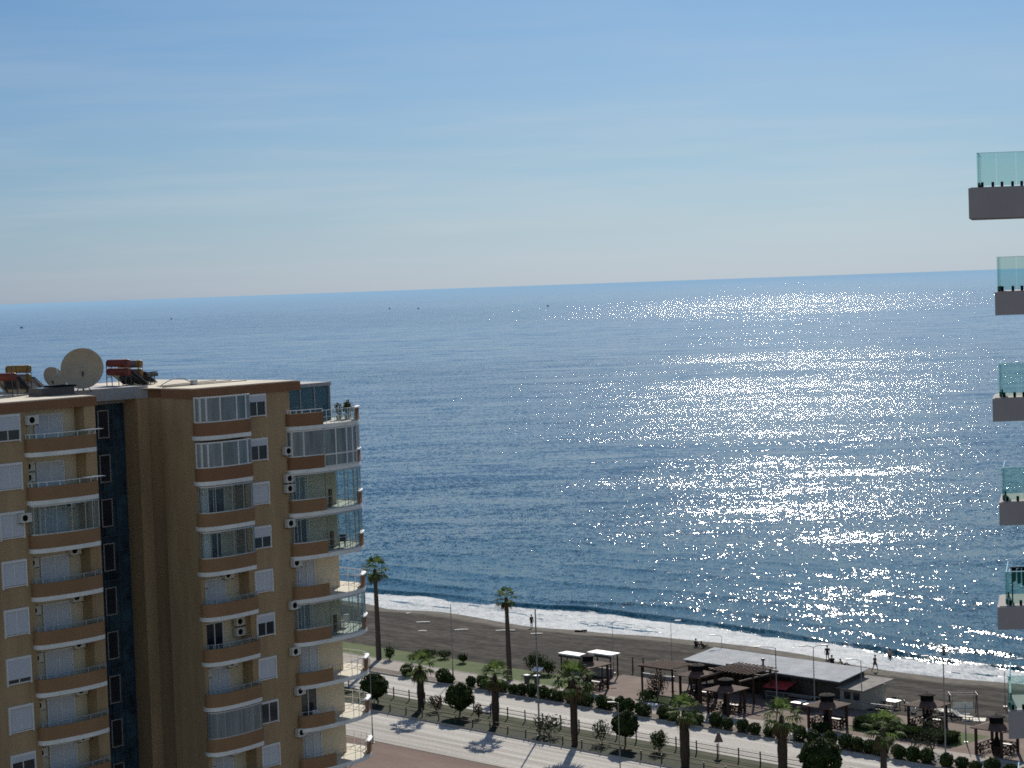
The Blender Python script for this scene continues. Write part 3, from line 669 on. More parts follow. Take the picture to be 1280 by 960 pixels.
dish('satellite_dish', 'smaller pale dish half hidden left of the large dish', -3.6, 10.0, .75, .85, R(230), R(-60))
def heater(label, x, y, z0, rz, tanks, cap, panel_n=2):
    t = root('solar_water_heater', label, 'water heater', Bw(x, y, 36.98), BA+rz, 'solar water heaters on the roof')
    zt = z0
    for k, m in enumerate(tanks):
        q = MB().lathe([(0, -.85), (.22, -.85), (.26, -.8), (.26, .8), (.22, .85), (0, .85)], (0, 0, zt+k*.60), 18, Matrix.Rotation(R(90), 3, 'Y')).build('tank', m, t, smooth=True)
        MB().lathe([(0, .852), (.23, .852), (.27, .8), (.27, .5), (.262, .5)], (0, 0, zt+k*.60), 18, Matrix.Rotation(R(90), 3, 'Y')).build('end_cap', cap, q, smooth=True)
    mb = MB()
    for sx in (-.75, .75):
        mb.tube([(sx, -.35, 0), (sx, -.33, zt+.7)], .03, 6); mb.tube([(sx, .35, 0), (sx, .30, zt+.7)], .03, 6); mb.tube([(sx, .32, zt-.2), (sx, 2.1, .1)], .03, 6)
        mb.tube([(sx, -.34, zt-.34), (sx, .33, zt-.34)], .03, 6)
    mb.build('stand', DMETAL, t)
    for k in range(panel_n):
        x0 = -1.0+k*1.05
        MB().cbox((x0+.5, 1.25, zt*.5+.05), (.98, 2.2, .08), 0, -math.atan2(zt-.1, 2.0)).build('collector_panel', PANEL, t)
heater('solar heater with two stacked red tanks standing right of the large dish', .9, 8.6, 1.05, R(-70), (REDT, REDT), REDT)
heater('solar heater with grey tank and yellow end cap beside the red tanks', 2.6, 9.4, .9, R(-62), (TANK, TANK), YELT)
heater('solar heater with pale tanks and yellow end left of the small dish', -4.9, 12.0, .95, R(-60), (TANK, YELT), YELT)
heater('solar heater with red tank at the left edge of the roof', -8.9, 8.2, 1.25, R(-62), (REDT, ), REDT, 2)
t = root('roof_hatch', 'low black box on the left wing roof in front of the dish', 'roof hatch', Bw(-6.9, 5.6, 36.952), BA)
MB().box(-1.5, 1.1, -.7, .7, 0, .52).build('housing', PANEL, t); MB().box(-.2, 1.2, -.8, .8, .523, .62).build('lid', BLACK, t)
t = root('roof_pipe', 'thin bent pipe and cable lying over the pale roof', 'pipe', Bw(3.0, 5.0, 36.983), BA)
MB().tube([(k*.3-1.5, 0, .06+.42*math.sin(math.pi*k/10)) for k in range(11)], .03, 6).build('pipe_run', GREYC, t); MB().box(1.3, 1.7, -.15, .15, 0, .3).build('pipe_box', STEEL, t)
for k, (x, y, h) in enumerate(((3.6, 8.5, .8), (4.3, 8.9, .8))):
    t = root('roof_aerial', ('short flat roof aerial left of its twin', 'short flat roof aerial nearer the roof end')[k], 'aerial', Bw(x, y, 36.983), BA)
    MB().tube([(0, 0, 0), (0, 0, h)], .03, 6).build('mast', DMETAL, t); MB().box(-.3, .3, -.06, .06, h-.25, h-.02).box(-.25, .25, -.05, .05, h+.003, h+.1).build('panel', DMETAL, t)
mb = MB()
for k in range(3): mb.tube([(.4+k*.6, 3.5+k, .03), (8.5, 4.0+k*1.6, .03)], .025, 5)
t = root('roof_cable', 'dark cables running across the pale flat roof', 'cable', Bw(0, 0, 36.983), BA); mb.build('cable_run', DMETAL, t)
# ------------------------------------------------------------------ the near building at the right edge, only its balcony corners in frame
nb = root('apartment_block', 'grey apartment block with glass railed balconies at the right edge', 'building', (0, 0, 0))
CONC = mat('grey_slab_render', (.30, .275, .28), .85, .06, .7)
CONC2 = mat('grey_block_wall', (.34, .33, .33), .85, .06, .7)
SK = .27
MB().prism([(16.4, 60.2), (34, 60.2), (38, 76), (16.4+15.8*SK, 76)], 0, 50).build('wall', CONC2, nb)
for k, (xl, zt, fh, gx) in enumerate(((13.12, 45.3, .86, 13.40), (13.80, 42.33, .66, 13.90), (13.66, 39.3, .66, 13.88), (13.78, 36.32, .66, 13.90), (13.66, 33.32, .66, 13.92), (13.90, 30.3, .80, 13.92), (13.9, 27.3, .7, 14.1))):
    s_ = MB().prism([(xl, 58.0), (21, 58.0), (21, 60.198), (xl+2.198*SK, 60.198)], zt-fh, zt).build('balcony', CONC, nb)
    MB().prism([(xl+.08, 58.06), (20.95, 58.06), (20.95, 60.15), (xl+.06+2.1*SK, 60.15)], zt+.003, zt+.02).build('balcony_floor', CONC, s_)
    g = MB(); xs = [gx, gx+.56, gx+1.12, gx+1.68, gx+2.3, gx+3.0, gx+3.8, 18.5]
    for a, b_ in zip(xs, xs[1:]): g.box(a+.008, b_-.008, 58.12, 58.14, zt+.06, zt+.98)
    for k2 in range(1):
        y0_, y1_ = 58.16, 60.1; xa, xb = gx+(y0_-58)*SK, gx+(y1_-58)*SK; g.prism([(xa, y0_), (xa+.02, y0_), (xb+.02, y1_), (xb, y1_)], zt+.06, zt+.98)
    g.build('glass_panel', GLG, s_)
    mb = MB()
    for a in xs[:-1]:
        for d in (.12, .42): mb.box(a+d, a+d+.06, 58.09, 58.17, zt+.0205, zt+.16)
    for k2 in range(2): mb.box(gx-.02+(.43+k2*1.25)*SK, gx+.04+(.43+k2*1.25)*SK, 58.4+k2*1.25, 58.46+k2*1.25, zt+.0205, zt+.16)
    mb.build('glass_clamp', BLACK, s_)
    MB().box(gx, 18.5, 58.11, 58.15, zt+.982, zt+1.0).prism([(gx+.04, 58.152), (gx+.07, 58.152), (gx+.07+2.0*SK, 60.15), (gx+.04+2.0*SK, 60.15)], zt+.982, zt+1.0).build('glass_edge', glass_mat('glass_rim', (.3, .6, .55), .1), s_)
t = root('drying_cloth', 'black cloths hung on a line over the second lowest glass balcony', 'laundry', (14.25, 58.6, 33.345))
mb = MB()
for k in range(6):
    x = k*.14
    mb.add([(x, 0, 1.0-.03*(k % 2)), (x+.13, .02, 1.0), (x+.12, .05, .62-.08*((k*7) % 3)), (x+.01, .0, .58-.05*((k*5) % 4))], [(0, 1, 2, 3)])
mb.build('cloth', BLACK, t)
MB().tube([(-.05, 0, 1.01), (1.2, 0, 1.01)], .02, 6).tube([(0, 0, 0), (0, 0, 1.0)], .02, 6).tube([(1.1, 0, 0), (1.1, 0, 1.0)], .02, 6).build('rack', BLACK, t)

# ------------------------------------------------------------------ vegetation
PALML = foliage_mat('palm_frond', (.055, .085, .022), (.12, .17, .055), .5)
PALMD = foliage_mat('dry_palm_frond', (.06, .045, .025), (.12, .09, .05), .2)
TRUNKD = mat('palm_skirt_bark', (.045, .034, .026), .95, .35, 4, bump=.8, bscale=14, streak=(1, 1, 3))
TRUNKG = mat('palm_bark', (.075, .060, .048), .95, .25, 3, bump=.6, bscale=14, streak=(1, 1, 4))
BARK = mat('bark', (.06, .045, .035), .95, .3, 4, bump=.5)
DRYL = foliage_mat('dry_shrub_leaf', (.055, .040, .022), (.11, .08, .05), .2)
GREYL = foliage_mat('grey_green_leaf', (.035, .045, .025), (.075, .085, .05), .2)
def fan(mb, base, yaw, elev, pet, rad, rg, droop=.5):
    """one fan leaf: stalk plus folded blades spreading from its tip"""
    d = Vector((math.cos(yaw)*math.cos(elev), math.sin(yaw)*math.cos(elev), math.sin(elev)))
    side = Vector((-math.sin(yaw), math.cos(yaw), 0)); up = side.cross(d)*-1
    if up.z < 0: up = -up
    b0 = Vector(base); tip = b0+d*pet-Vector((0, 0, pet*.12))
    w0 = side*.03; mb.add([b0-w0, b0+w0, tip+w0*.6, tip-w0*.6], [(0, 1, 2, 3)])
    nb_ = 13
    for k in range(nb_):
        a = R(-100+200*k/(nb_-1)+rg.uniform(-4, 4)); l = rad*(.72+.28*math.cos(a*.7))*rg.uniform(.88, 1.1)
        dr = d*math.cos(a)+side*math.sin(a)
        m1 = tip+dr*l*.55+up*.05*l-Vector((0, 0, l*.06)); m2 = tip+dr*l-Vector((0, 0, l*droop*rg.uniform(.5, 1.2)))
        pw = (d*-math.sin(a)+side*math.cos(a))*(.085*rad)
        mb.add([tip, m1-pw, m2, m1+pw], [(0, 1, 2, 3)])
def palm(name_label, s, t, h, tr_r, crown_r, seed, skirt, group, n=21, z=0.0):
    rg = random.Random(seed)
    o = root('palm_tree', name_label, 'palm tree', W(s, t, z), rg.uniform(0, 6.28), group)
    lean = (rg.uniform(-.02, .02)*h, rg.uniform(-.02, .02)*h)
    hh = h-crown_r*.45
    pts = [(lean[0]*k*k/100, lean[1]*k*k/100, hh*k/10) for k in range(11)]
    if skirt: rr = [tr_r*(.88+.06*math.sin(k*1.7+seed)+.18*math.exp(-((k-4.5)/3.0)**2))*(1, 1, 1, 1, 1, 1, .98, .92, .80, .62, .45)[k] for k in range(11)]
    else: rr = [tr_r*(1.25-.45*k/10+.04*math.sin(k*2.3+seed)) for k in range(11)]
    mb = MB().tube(pts, rr, 12)
    if skirt:    # stubs of cut leaf bases roughen the outline
        for _ in range(230):
            k = rg.uniform(.5, 9.8); i = int(k); f = k-i; p = Vector(pts[i]).lerp(Vector(pts[min(10, i+1)]), f); r_ = rr[i]*(1-f)+rr[min(10, i+1)]*f
            a = rg.uniform(0, 6.28); dv = Vector((math.cos(a), math.sin(a), 0)); sd_ = Vector((-math.sin(a), math.cos(a), 0))*.06
            q = p+dv*r_*.9; tpt = p+dv*(r_+rg.uniform(.05, .14))+Vector((0, 0, rg.uniform(.05, .2)))
            mb.add([q-sd_, q+sd_, tpt], [(0, 1, 2)])
    mb.build('trunk', TRUNKD if skirt else TRUNKG, o)
    top = pts[-1]; mb = MB()
    for k in range(n):
        u = (k+.5)/n; el_ = R(78)-R(108)*u**.9+rg.uniform(-.12, .12)
        fan(mb, top, k*2.399+rg.uniform(-.25, .25), el_, crown_r*.60*rg.uniform(.85, 1.15), crown_r*.46, rg, .30+.35*u)
    mb.build('crown', PALML, o)
    mb = MB()
    for k in range(6):
        fan(mb, (top[0], top[1], top[2]-.12), k*2.4+1, R(-52)+rg.uniform(-.2, .1), crown_r*.35, crown_r*.45, rg, .7)
    mb.build('dry_skirt', PALMD, o)
    return o
GP = 'palms along the road median'
palm('tall thin palm beside the apartment tower, its small crown against the sea', -58.1, 3.2, 11.6, .27, 1.9, 11, False, 'tall palms by the beach path', 20)
palm('tall thin palm in the middle of the beach, sparse top against the surf', -36.6, 3.4, 9.9, .25, 1.45, 12, False, 'tall palms by the beach path', 18)
palm('thick trunked median palm nearest the apartment tower', -33.2, -12.6, 5.5, .36, 1.95, 1, True, GP)
palm('thick trunked median palm just left of the tall double lamp', -21.5, -13.3, 6.0, .36, 1.95, 2, True, GP)
palm('tall full palm on the median with the largest crown, in front of the first gazebo', -9.2, -15.0, 7.4, .33, 2.3, 3, True, GP)
palm('stout median palm right of the small leafless looking shrub', 4.3, -15.0, 6.0, .42, 1.8, 4, True, GP)
palm('median palm standing in front of the fourth gazebo and table', 15.0, -14.8, 6.9, .40, 2.0, 5, True, GP)
palm('slender trunked palm on the median before the clipped hedges', 23.1, -11.7, 6.4, .26, 2.1, 6, False, GP, 15)
def round_tree(label, s, t, h, r, seed, m=None, group='round clipped trees on the median', lean=0.0, size=.19, n=5200, name='round_tree'):
    o = root(name, label, 'tree', W(s, t, .13), 0, group)
    mb = MB().tube([(0, 0, 0), (lean*.5, 0, (h-r)*.5), (lean, 0, h-r*1.0)], [.09, .075, .065], 8)
    for k in range(4): a = k*1.6; mb.tube([(lean, 0, h-r*1.3), (lean+math.cos(a)*r*.5, math.sin(a)*r*.5, h-r*.8)], [.05, .02], 6)
    mb.build('trunk', BARK, o)
    leafball(MB(), (lean, 0, h-r), r, n, size, seed, .92, .66, .34).build('crown', m or LEAFD, o)
    return o
round_tree('round dark tree with a leaning stem beside the apartment tower', -39.2, -13.2, 3.1, 1.35, 21, lean=-.35)
round_tree('round dark tree between the first two median palms', -27.6, -12.4, 3.3, 1.35, 22)
round_tree('round dark tree right of the tall full palm on the median', -5.2, -12.4, 3.2, 1.15, 23)
round_tree('large round dark tree in front of the fourth gazebo', 16.6, -11.6, 3.5, 1.75, 24, n=8000)
def shrub(label, s, t, w_, h, seed, m, n=500, size=.16, name='shrub', hollow=.2, group=None, z=.13):
    o = root(name, label, 'shrub', W(s, t, z), 0, group)
    rg = random.Random(seed); mb = MB()
    for k in range(6):
        a = rg.uniform(0, 6.28); mb.tube([(0, 0, 0), (math.cos(a)*w_*.25, math.sin(a)*w_*.25, h*.45), (math.cos(a)*w_*.42, math.sin(a)*w_*.42, h*.85)], [.035, .022, .008], 5)
    mb.build('branches', BARK, o)
    leafball(MB(), (0, 0, h*.55), w_*.5, n, size, seed, h/w_*.85, hollow, .5).build('leaves', m, o)
    return o
shrub('dry reddish bush on the median between the first palm and the round tree', -31.4, -12.2, 1.7, 1.7, 31, DRYL, 330)
shrub('thin brown upright shrub on the median right of the round tree', -25.3, -12.0, .8, 1.6, 32, DRYL, 150)
shrub('sparse spreading grey shrub at the foot of the tall lamp', -14.2, -13.4, 3.2, 2.0, 33, GREYL, 420, .2, hollow=.35)
shrub('broken grey bush on the median right of the tall full palm', -8.0, -12.6, 1.9, 2.3, 34, GREYL, 420)
shrub('low dark bush on the median behind the near street lamp', -1.4, -12.0, 1.7, 2.0, 35, LEAFD, 700)
shrub('dense dark bush on the lawn between the tall thin palm and the first gazebo', -37.4, 8.2, 2.4, 2.3, 36, LEAFD, 1300)
shrub('smaller dark bush joined to the dense bush on the lawn', -35.6, 8.4, 1.7, 1.6, 37, LEAFD, 700)
shrub('dry reddish brown tall shrub by the slatted pergola', -16.6, 5.0, 2.1, 3.1, 38, DRYL, 900, .15)
shrub('dark low bush at the foot of the dry reddish shrub', -17.0, 4.0, 1.9, 1.3, 39, LEAFD, 700)
shrub('dark small bush on the lawn edge behind the round tree', -48.5, 7.6, 1.2, 1.1, 40, LEAFD, 450)
shrub('tiny dark bush at the foot of the tall thin palm', -57.0, 3.9, 1.2, 1.7, 41, LEAFD, 450)
shrub('low ragged scrub along the back of the lawn beside the tower', -55.0, 8.0, 2.6, .8, 42, LEAFD, 500)
shrub('low dark clump at the lawn edge left of the slim lamp', -52.3, 8.2, 1.8, 1.0, 43, LEAFD, 400)
shrub('thin grey shrub between kerb and lawn by the right street lamp', 18.9, -1.0, 1.2, 2.4, 44, GREYL, 160)
shrub('flat spreading little tree behind the right street lamp', 18.2, 2.6, 2.6, 3.3, 45, GREYL, 260, .18, hollow=.5)
# the clipped ball bushes along the kerb
protos = []
for v in range(5):
    mb = leafball(MB(), (0, 0, .52), .62, 900, .15, 60+v, .92, .62, .25)
    protos.append(mb)
bush_me = {}
bpts = [-48.4, -46.6, -42.3, -41.3, -37.7, -36.2, -34.6, -33.0, -31.4, -29.9, -28.6, -27.2, -25.8, -24.7, -23.2, -21.7, -20.6, -19.0, -17.8, -16.2, -15.2, -13.6, -12.5, -10.6, -9.2, -7.4, -5.8, -4.0, -2.2, -.5, 1.2, 2.9, 4.4, 6.1, 7.7, 9.6, 11.2, 12.9, 14.1, 15.6, 17.2, 18.9, 20.4, 22.2, 23.6, 25.2, 26.8, 28.6, 30.3]
bush0 = []
for v in range(5):
    o = root('ball_bush', 'clipped round dark green bush in the row along the road kerb', 'bush', (0, 0, 0), 0, 'clipped ball bushes along the kerb')
    MB().tube([(0, 0, 0), (0, 0, .5)], [.05, .03], 6).build('stem', BARK, o); protos[v].build('leaves', LEAFD, o); bush0.append(o)
for i, s in enumerate(bpts):
    v = i % 5; o = bush0[v] if i < 5 else copy_tree(bush0[v])
    r_ = random.Random(i); k = r_.uniform(.90, 1.18)
    o.location = W(s+r_.uniform(-.2, .2), -1.15+r_.uniform(-.22, .22), .12); o.rotation_euler = (0, 0, r_.uniform(0, 6.28)); o.scale = (k*r_.uniform(.9, 1.2), k, k*r_.uniform(.85, 1.25))
def hedge(label, s0, s1, t0, t1, h, seed):
    o = root('hedge', label, 'hedge', W(s0, t0, .13), TH, 'clipped hedges on the lawn')
    rg = random.Random(seed); mb = MB(); lx, ly = s1-s0, t1-t0
    for _ in range(int(520*(lx*ly+lx*h+ly*h))//3):
        f = rg.random(); x, y, z = rg.uniform(0, lx), rg.uniform(0, ly), rg.uniform(.02, h)
        if f < .45: z = h+rg.uniform(-.12, .06)
        elif f < .7: y = rg.choice((0, ly))+rg.uniform(-.08, .08)
        else: x = rg.choice((0, lx))+rg.uniform(-.08, .08)
        z += .12*mnoise.noise(Vector((x*.9, y*.9, seed)))
        a = Vector((rg.uniform(-1, 1), rg.uniform(-1, 1), rg.uniform(-1, 1))).normalized(); b_ = a.orthogonal().normalized(); s_ = rg.uniform(.09, .2); p = Vector((x, y, z))
        mb.add([p-a*s_*.5, p+b_*s_*.4, p+a*s_*.5, p-b_*s_*.4], [(0, 1, 2, 3)])
    mb.build('leaves', LEAFD, o); MB().box(.12, lx-.12, .12, ly-.12, 0, h-.15).build('hedge_core', BLACK, o)
hedge('large clipped hedge left of the gazebo on the lawn', 6.9, 10.2, 6.2, 9.2, .9, 1)
hedge('clipped hedge in the middle of the lawn in front of the gazebo', 11.0, 14.6, 5.3, 7.2, .85, 2)
hedge('clipped hedge at the right end of the lawn, right of the others', 15.0, 18.0, 5.4, 7.4, .85, 3)
hedge('short dark hedge block at the left edge of the plaza lawn', 5.0, 6.4, 2.4, 3.5, .7, 4)
# ------------------------------------------------------------------ median fence
def fence(label, s0, s1, t, step=2.45, h=1.15):
    o = root('road_fence', label, 'fence', W(s0, t, .13), TH, 'dark railings along the median')
    Ln = s1-s0; n = int(Ln/step)
    p0 = MB().box(-.045, .045, -.045, .045, 0, h).build('post', DMETAL, o)
    for k in range(1, n+1):
        q = p0.copy(); C.objects.link(q); q.parent = o; q.location = (k*step, 0, 0)
    mb = MB()
    for z in (.45, .85): mb.box(.0, n*step, -.02, .02, z, z+.06)
    mb.build('rail', WOODD, o)
fence('dark post and rail fence along the sea side of the median', -62, 40, -10.4)
fence('low dark railing along the near side of the median', -62, 40, -15.2, 2.45, .75)
# ------------------------------------------------------------------ lamps
LAMPG = mat('lamp_head_white', (.7, .7, .68), .4, .05, 3)
def lamp(label, s, t, h, arms, r=.06, name='street_lamp', z=.13, yaw=0.0, alen=1.5, rise=.15):
    o = root(name, label, 'street lamp', W(s, t, z), yaw, 'street lamps')
    MB().tube([(0, 0, 0), (0, 0, 1.2), (0, 0, 1.25), (0, 0, h)], [r*1.5, r*1.4, r, r*.7], 8).build('pole', GALV, o)
    MB().box(-.18, .18, -.18, .18, 0, .04).build('base', GALV, o)
    for a in arms:
        dx = math.cos(a); dy = math.sin(a)
        q = MB().tube([(0, 0, h-.05), (dx*alen*.5, dy*alen*.5, h+rise*.7), (dx*alen, dy*alen, h+rise)], .03, 6).build('arm', GALV, o)
        MB().cbox((dx*(alen+.28), dy*(alen+.28), h+rise), (.62, .2, .09), a).build('lamp_head', GALV if r > .05 else LAMPG, q)
    return o
lamp('tallest lamp post on the median, rising over the beach between two palms', -14.8, -14.0, 12.2, (), .09)
lamp('slim lamp post without arm standing left in front of the sand', -42.4, .4, 8.2, (), .055)
lamp('slim grey lamp post on the near pavement right beside the tower', -25.5, -25.7, 8.0, (math.pi,), .05, alen=.4)
lamp('street lamp on the near pavement with a flat white head over the road', 6.3, -25.6, 7.7, (math.pi*.95,), .055, alen=.3, rise=.05)
lamp('beach lamp before the bar roof, its arm pointing left', -3.5, 8.0, 6.3, (math.pi,), .06)
lamp('beach lamp with arms on both sides in front of the bar roof', -1.0, 10.8, 6.2, (math.pi, 0), .055, alen=.8)
lamp('short beach lamp at the right end of the bar roof', 2.3, 14.1, 4.7, (math.pi,), .05, alen=.9)
lamp('tall lamp at the right behind the kerb bushes, arm pointing left over the surf', 22.2, -1.3, 9.5, (math.pi,), .07, alen=1.3)
lamp('faint beach lamp above the white kiosk roofs', -30.6, 13.6, 5.6, (0,), .035, alen=.6, z=0)
lamp('faint beach lamp in the middle of the sand', -24.5, 16.4, 6.0, (0,), .035, alen=.5, z=-.2)
lamp('beach lamp at the left corner of the bar roof', -19.8, 19.3, 4.6, (math.pi,), .035, alen=.7, z=-.3)
lamp('beach lamp at the right with its arm pointing right over the surf', 11.4, 25.5, 4.6, (0,), .035, alen=1.3, z=-.6)
lamp('plain post standing left of the rightmost gazebo', 18.6, 7.4, 3.6, (), .045, name='post')['category'] = 'post'
for k, (s, t) in enumerate(((-33.1, 2.6), (-32.0, 3.0))):
    o = root('waste_bin', ('dark litter bin with white lid, the left one of the pair by the tall lamp', 'dark litter bin with white lid, the right one of the pair by the tall lamp')[k], 'litter bin', W(s, t, .13), TH, 'litter bins on the path')
    MB().box(-.2, .2, -.2, .2, .12, 1.05).build('bin_body', DMETAL, o); MB().box(-.3, .3, -.26, .26, 1.053, 1.14).build('lid', BRIGHT, o); MB().box(-.04, .04, -.04, .04, 0, .12).build('foot', DMETAL, o)
o = root('road_sign', 'triangular road sign seen from behind on the median fence line', 'road sign', W(3.9, -9.9, .13), .12)
MB().tube([(0, 0, 0), (0, 0, 2.0)], .035, 8).build('pole', GALV, o)
MB().add([(-.42, -.04, 1.15), (.42, -.04, 1.15), (.10, -.04, 2.05), (-.10, -.04, 2.05), (-.42, -.015, 1.15), (.42, -.015, 1.15), (.10, -.015, 2.05), (-.10, -.015, 2.05)], [(0, 1, 2, 3), (7, 6, 5, 4), (0, 4, 5, 1), (1, 5, 6, 2), (2, 6, 7, 3), (3, 7, 4, 0)]).build('sign_plate', mat('sign_back', (.16, .10, .10), .6, .1, 3), o)
o = root('boulder_seat', 'small white round stone seat in the row of kerb bushes', 'stone', W(5.3, -.9, .12)); MB().lathe([(0, 0), (.27, .02), (.33, .25), (.24, .48), (0, .55)], n=18).build('stone', BRIGHT, o, smooth=True)
o = root('manhole_block', 'flat white block on the path near the dry reddish shrub', 'block', W(-15.2, 2.6, .13), TH); MB().box(-.5, .5, -.3, .3, 0, .18).build('block_body', BRIGHT, o)
# ------------------------------------------------------------------ gazebos
def gazebo(label, s, t, side=2.7, eave=2.45, chim=4.1):
    o = root('gazebo', label, 'gazebo', W(s, t, .13), TH, 'wooden gazebos on the promenade')
    a = side/2
    for x in (-a, a):
        for y in (-a, a): MB().box(x-.10, x+.10, y-.10, y+.10, 0, eave).build('post', WOODD, o)
    b_ = a+.38
    MB().add([(-b_, -b_, eave), (b_, -b_, eave), (b_, b_, eave), (-b_, b_, eave), (-b_, -b_, eave+.08), (b_, -b_, eave+.08), (b_, b_, eave+.08), (-b_, b_, eave+.08), (-.25, -.25, eave+.52), (.25, -.25, eave+.52), (.25, .25, eave+.52), (-.25, .25, eave+.52)],
             [(3, 2, 1, 0), (0, 1, 5, 4), (1, 2, 6, 5), (2, 3, 7, 6), (3, 0, 4, 7), (4, 5, 9, 8), (5, 6, 10, 9), (6, 7, 11, 10), (7, 4, 8, 11), (8, 9, 10, 11)]).build('roof', ROOFB, o)
    c_ = MB().lathe([(.56, eave+.3), (.62, eave+.4), (.60, eave+.88), (.66, eave+.92), (.84, eave+.93), (.78, eave+1.0), (.40, eave+1.12), (.12, eave+1.18), (0, eave+1.19)], n=10).build('chimney_hood', BLACK, o)
    MB().lathe([(.05, eave+1.17), (.05, eave+1.25), (0, eave+1.27)], n=8).build('finial', BLACK, c_)
    # braced rails on the sides
    mb = MB()
    for sgn in (-1, 1):
        for ax in (0, 1):
            if ax == 0 and sgn == -1: segs = ((-a, -.45), (.45, a))
            else: segs = ((-a, 0), (0, a))
            for u0, u1 in segs:
                def pt(u, z): return (u, sgn*a, z) if ax == 0 else (sgn*a, u, z)
                mb.tube([pt(u0, .85), pt(u1, .85)], .04, 4); mb.tube([pt(u0, .15), pt(u1, .15)], .035, 4)
                mid_ = (u0+u1)/2
                for c, d in (((u0, .15), (mid_, .85)), ((mid_, .85), (u1, .15)), ((u0, .85), (mid_, .15)), ((mid_, .15), (u1, .85))): mb.tube([pt(*c), pt(*d)], .045, 4)
                mb.tube([pt(u0, .5), pt(u1, .5)], .04, 4); mb.tube([pt(mid_, .15), pt(mid_, .85)], .045, 4)
    mb.build('railing', WOODD, o)
    mb = MB().box(-.32, .32, -.32, .32, 0, .75).box(-.25, .25, -.25, .25, .75, 1.0); mb.lathe([(.3, 1.0), (.14, 1.5), (.14, eave+.4)], n=10); mb.build('barbecue', BLACK, o)
    tb = MB().box(-1.1, 1.1, .62, .98, .70, .75).build('table_top', DMETAL, o); MB().box(-.9, -.82, .7, .9, 0, .7).box(.82, .9, .7, .9, 0, .7).build('table_leg', DMETAL, tb)
    MB().box(-1.1, 1.1, 1.05, 1.25, .4, .45).box(-1.0, -.92, 1.1, 1.2, 0, .4).box(.92, 1.0, 1.1, 1.2, 0, .4).build('bench', WOODD, o)
    return o
gazebo('brown roofed gazebo with dark vent hood at the left, beside the tall full palm', -26.2, 4.9, 2.9, 2.6)
gazebo('brown roofed gazebo left of the long timber beams, at the corner of the bar roof', -13.2, 7.4, 2.5, 2.6)
gazebo('brown roofed gazebo in front of the dark open pergola, third from the left', -6.9, 4.3, 2.55, 2.35)
gazebo('brown roofed gazebo beside the white tennis table, fourth from the left', 4.9, 5.0, 2.55, 2.1)
gazebo('brown roofed gazebo standing on the lawn behind the clipped hedges', 12.6, 10.2, 2.5, 2.2)
gazebo('brown roofed gazebo at the far right under the last glass balcony', 23.1, 5.4, 2.6, 2.3)
def pergola(label, s0, s1, t0, t1, h, nsl, lean=0.0, name='pergola', over=.5):
    o = root(name, label, 'pergola', W(s0, t0, .125), TH)
    lx, ly = s1-s0, t1-t0
    for x in (0, lx):
        for y in (0, ly): MB().box(x-.08, x+.08, y-.08, y+.08, 0, h).build('post', WOODD, o)
    for y in (0, ly): MB().box(-over, lx+over, y-.06, y+.06, h, h+.16).build('beam', WOODD, o)
    mb = MB()
    for k in range(nsl): x = lx*k/(nsl-1); mb.box(x-.05, x+.05, -over, ly+over, h+.162, h+.26)
    mb.build('rafter', ROOFB if nsl > 8 else WOODD, o)
    return o
pergola('flat slatted pergola between the first and second gazebos', -20.8, -16.6, 7.4, 10.3, 2.6, 16)
pergola('dark open pergola behind the third gazebo, long beams', -12.2, -7.4, 9.2, 12.0, 2.9, 11, over=1.0)
o = root('timber_beam_rack', 'long bare timber beams raised on posts before the bar front', 'beam frame', W(-11.5, 5.8, .125), TH)
MB().box(0, .12, 0, 6.5, 2.75, 2.9).box(4.2, 4.32, 1.0, 7.5, 2.6, 2.75).build('beam', mat('weathered_timber', (.13, .10, .08), .8, .2, 2), o)
MB().box(0, .12, 0, .12, 0, 2.75).box(0, .12, 6.3, 6.42, 0, 2.75).box(4.2, 4.32, 7.2, 7.32, 0, 2.6).box(4.2, 4.32, 1.1, 1.22, 0, 2.6).build('post', WOODD, o)
o = root('plaza_railing', 'long thin grey rail crossing the plaza in front of the bar', 'railing', W(-7.5, 11.4, .125), TH)
MB().tube([(0, 0, .95), (14.5, 1.2, .95)], .05, 6).build('top_rail', GALV, o)
MB().tube([(0, 0, .5), (14.5, 1.2, .5)], .03, 6).build('lower_rail', GALV, o)
mb = MB()
for k in range(8): mb.tube([(14.5*k/7, 1.2*k/7, 0), (14.5*k/7, 1.2*k/7, .95)], .04, 6)
mb.build('posts', GALV, o)
# ------------------------------------------------------------------ beach bar
m, nt, b = mk('corrugated_white_roof'); N = nt.nodes; L = nt.links
tc = N.new('ShaderNodeTexCoord'); wv = N.new('ShaderNodeTexWave'); wv.inputs['Scale'].default_value = 1.6; wv.bands_direction = 'X'; L.new(tc.outputs['Object'], wv.inputs['Vector'])
no = N.new('ShaderNodeTexNoise'); no.inputs['Scale'].default_value = .8; no.inputs['Detail'].default_value = 6; L.new(tc.outputs['Object'], no.inputs['Vector'])
rp = N.new('ShaderNodeValToRGB'); rp.color_ramp.elements[0].position = .3; rp.color_ramp.elements[0].color = (.42, .435, .44, 1); rp.color_ramp.elements[1].position = .7; rp.color_ramp.elements[1].color = (.56, .575, .58, 1); L.new(no.outputs['Fac'], rp.inputs[0])
L.new(rp.outputs[0], b.inputs['Base Color']); b.inputs['Roughness'].default_value = .9; b.inputs['Specular IOR Level'].default_value = .05
bp = N.new('ShaderNodeBump'); bp.inputs['Strength'].default_value = .6; bp.inputs['Distance'].default_value = .06; L.new(wv.outputs['Fac'], bp.inputs['Height']); L.new(bp.outputs[0], b.inputs['Normal'])
CORR = m
BARW = mat('bar_wall', (.30, .27, .23), .9, .15, 1.2); TARP = mat('faded_tarp', (.24, .22, .20), .9, .25, 1.2)
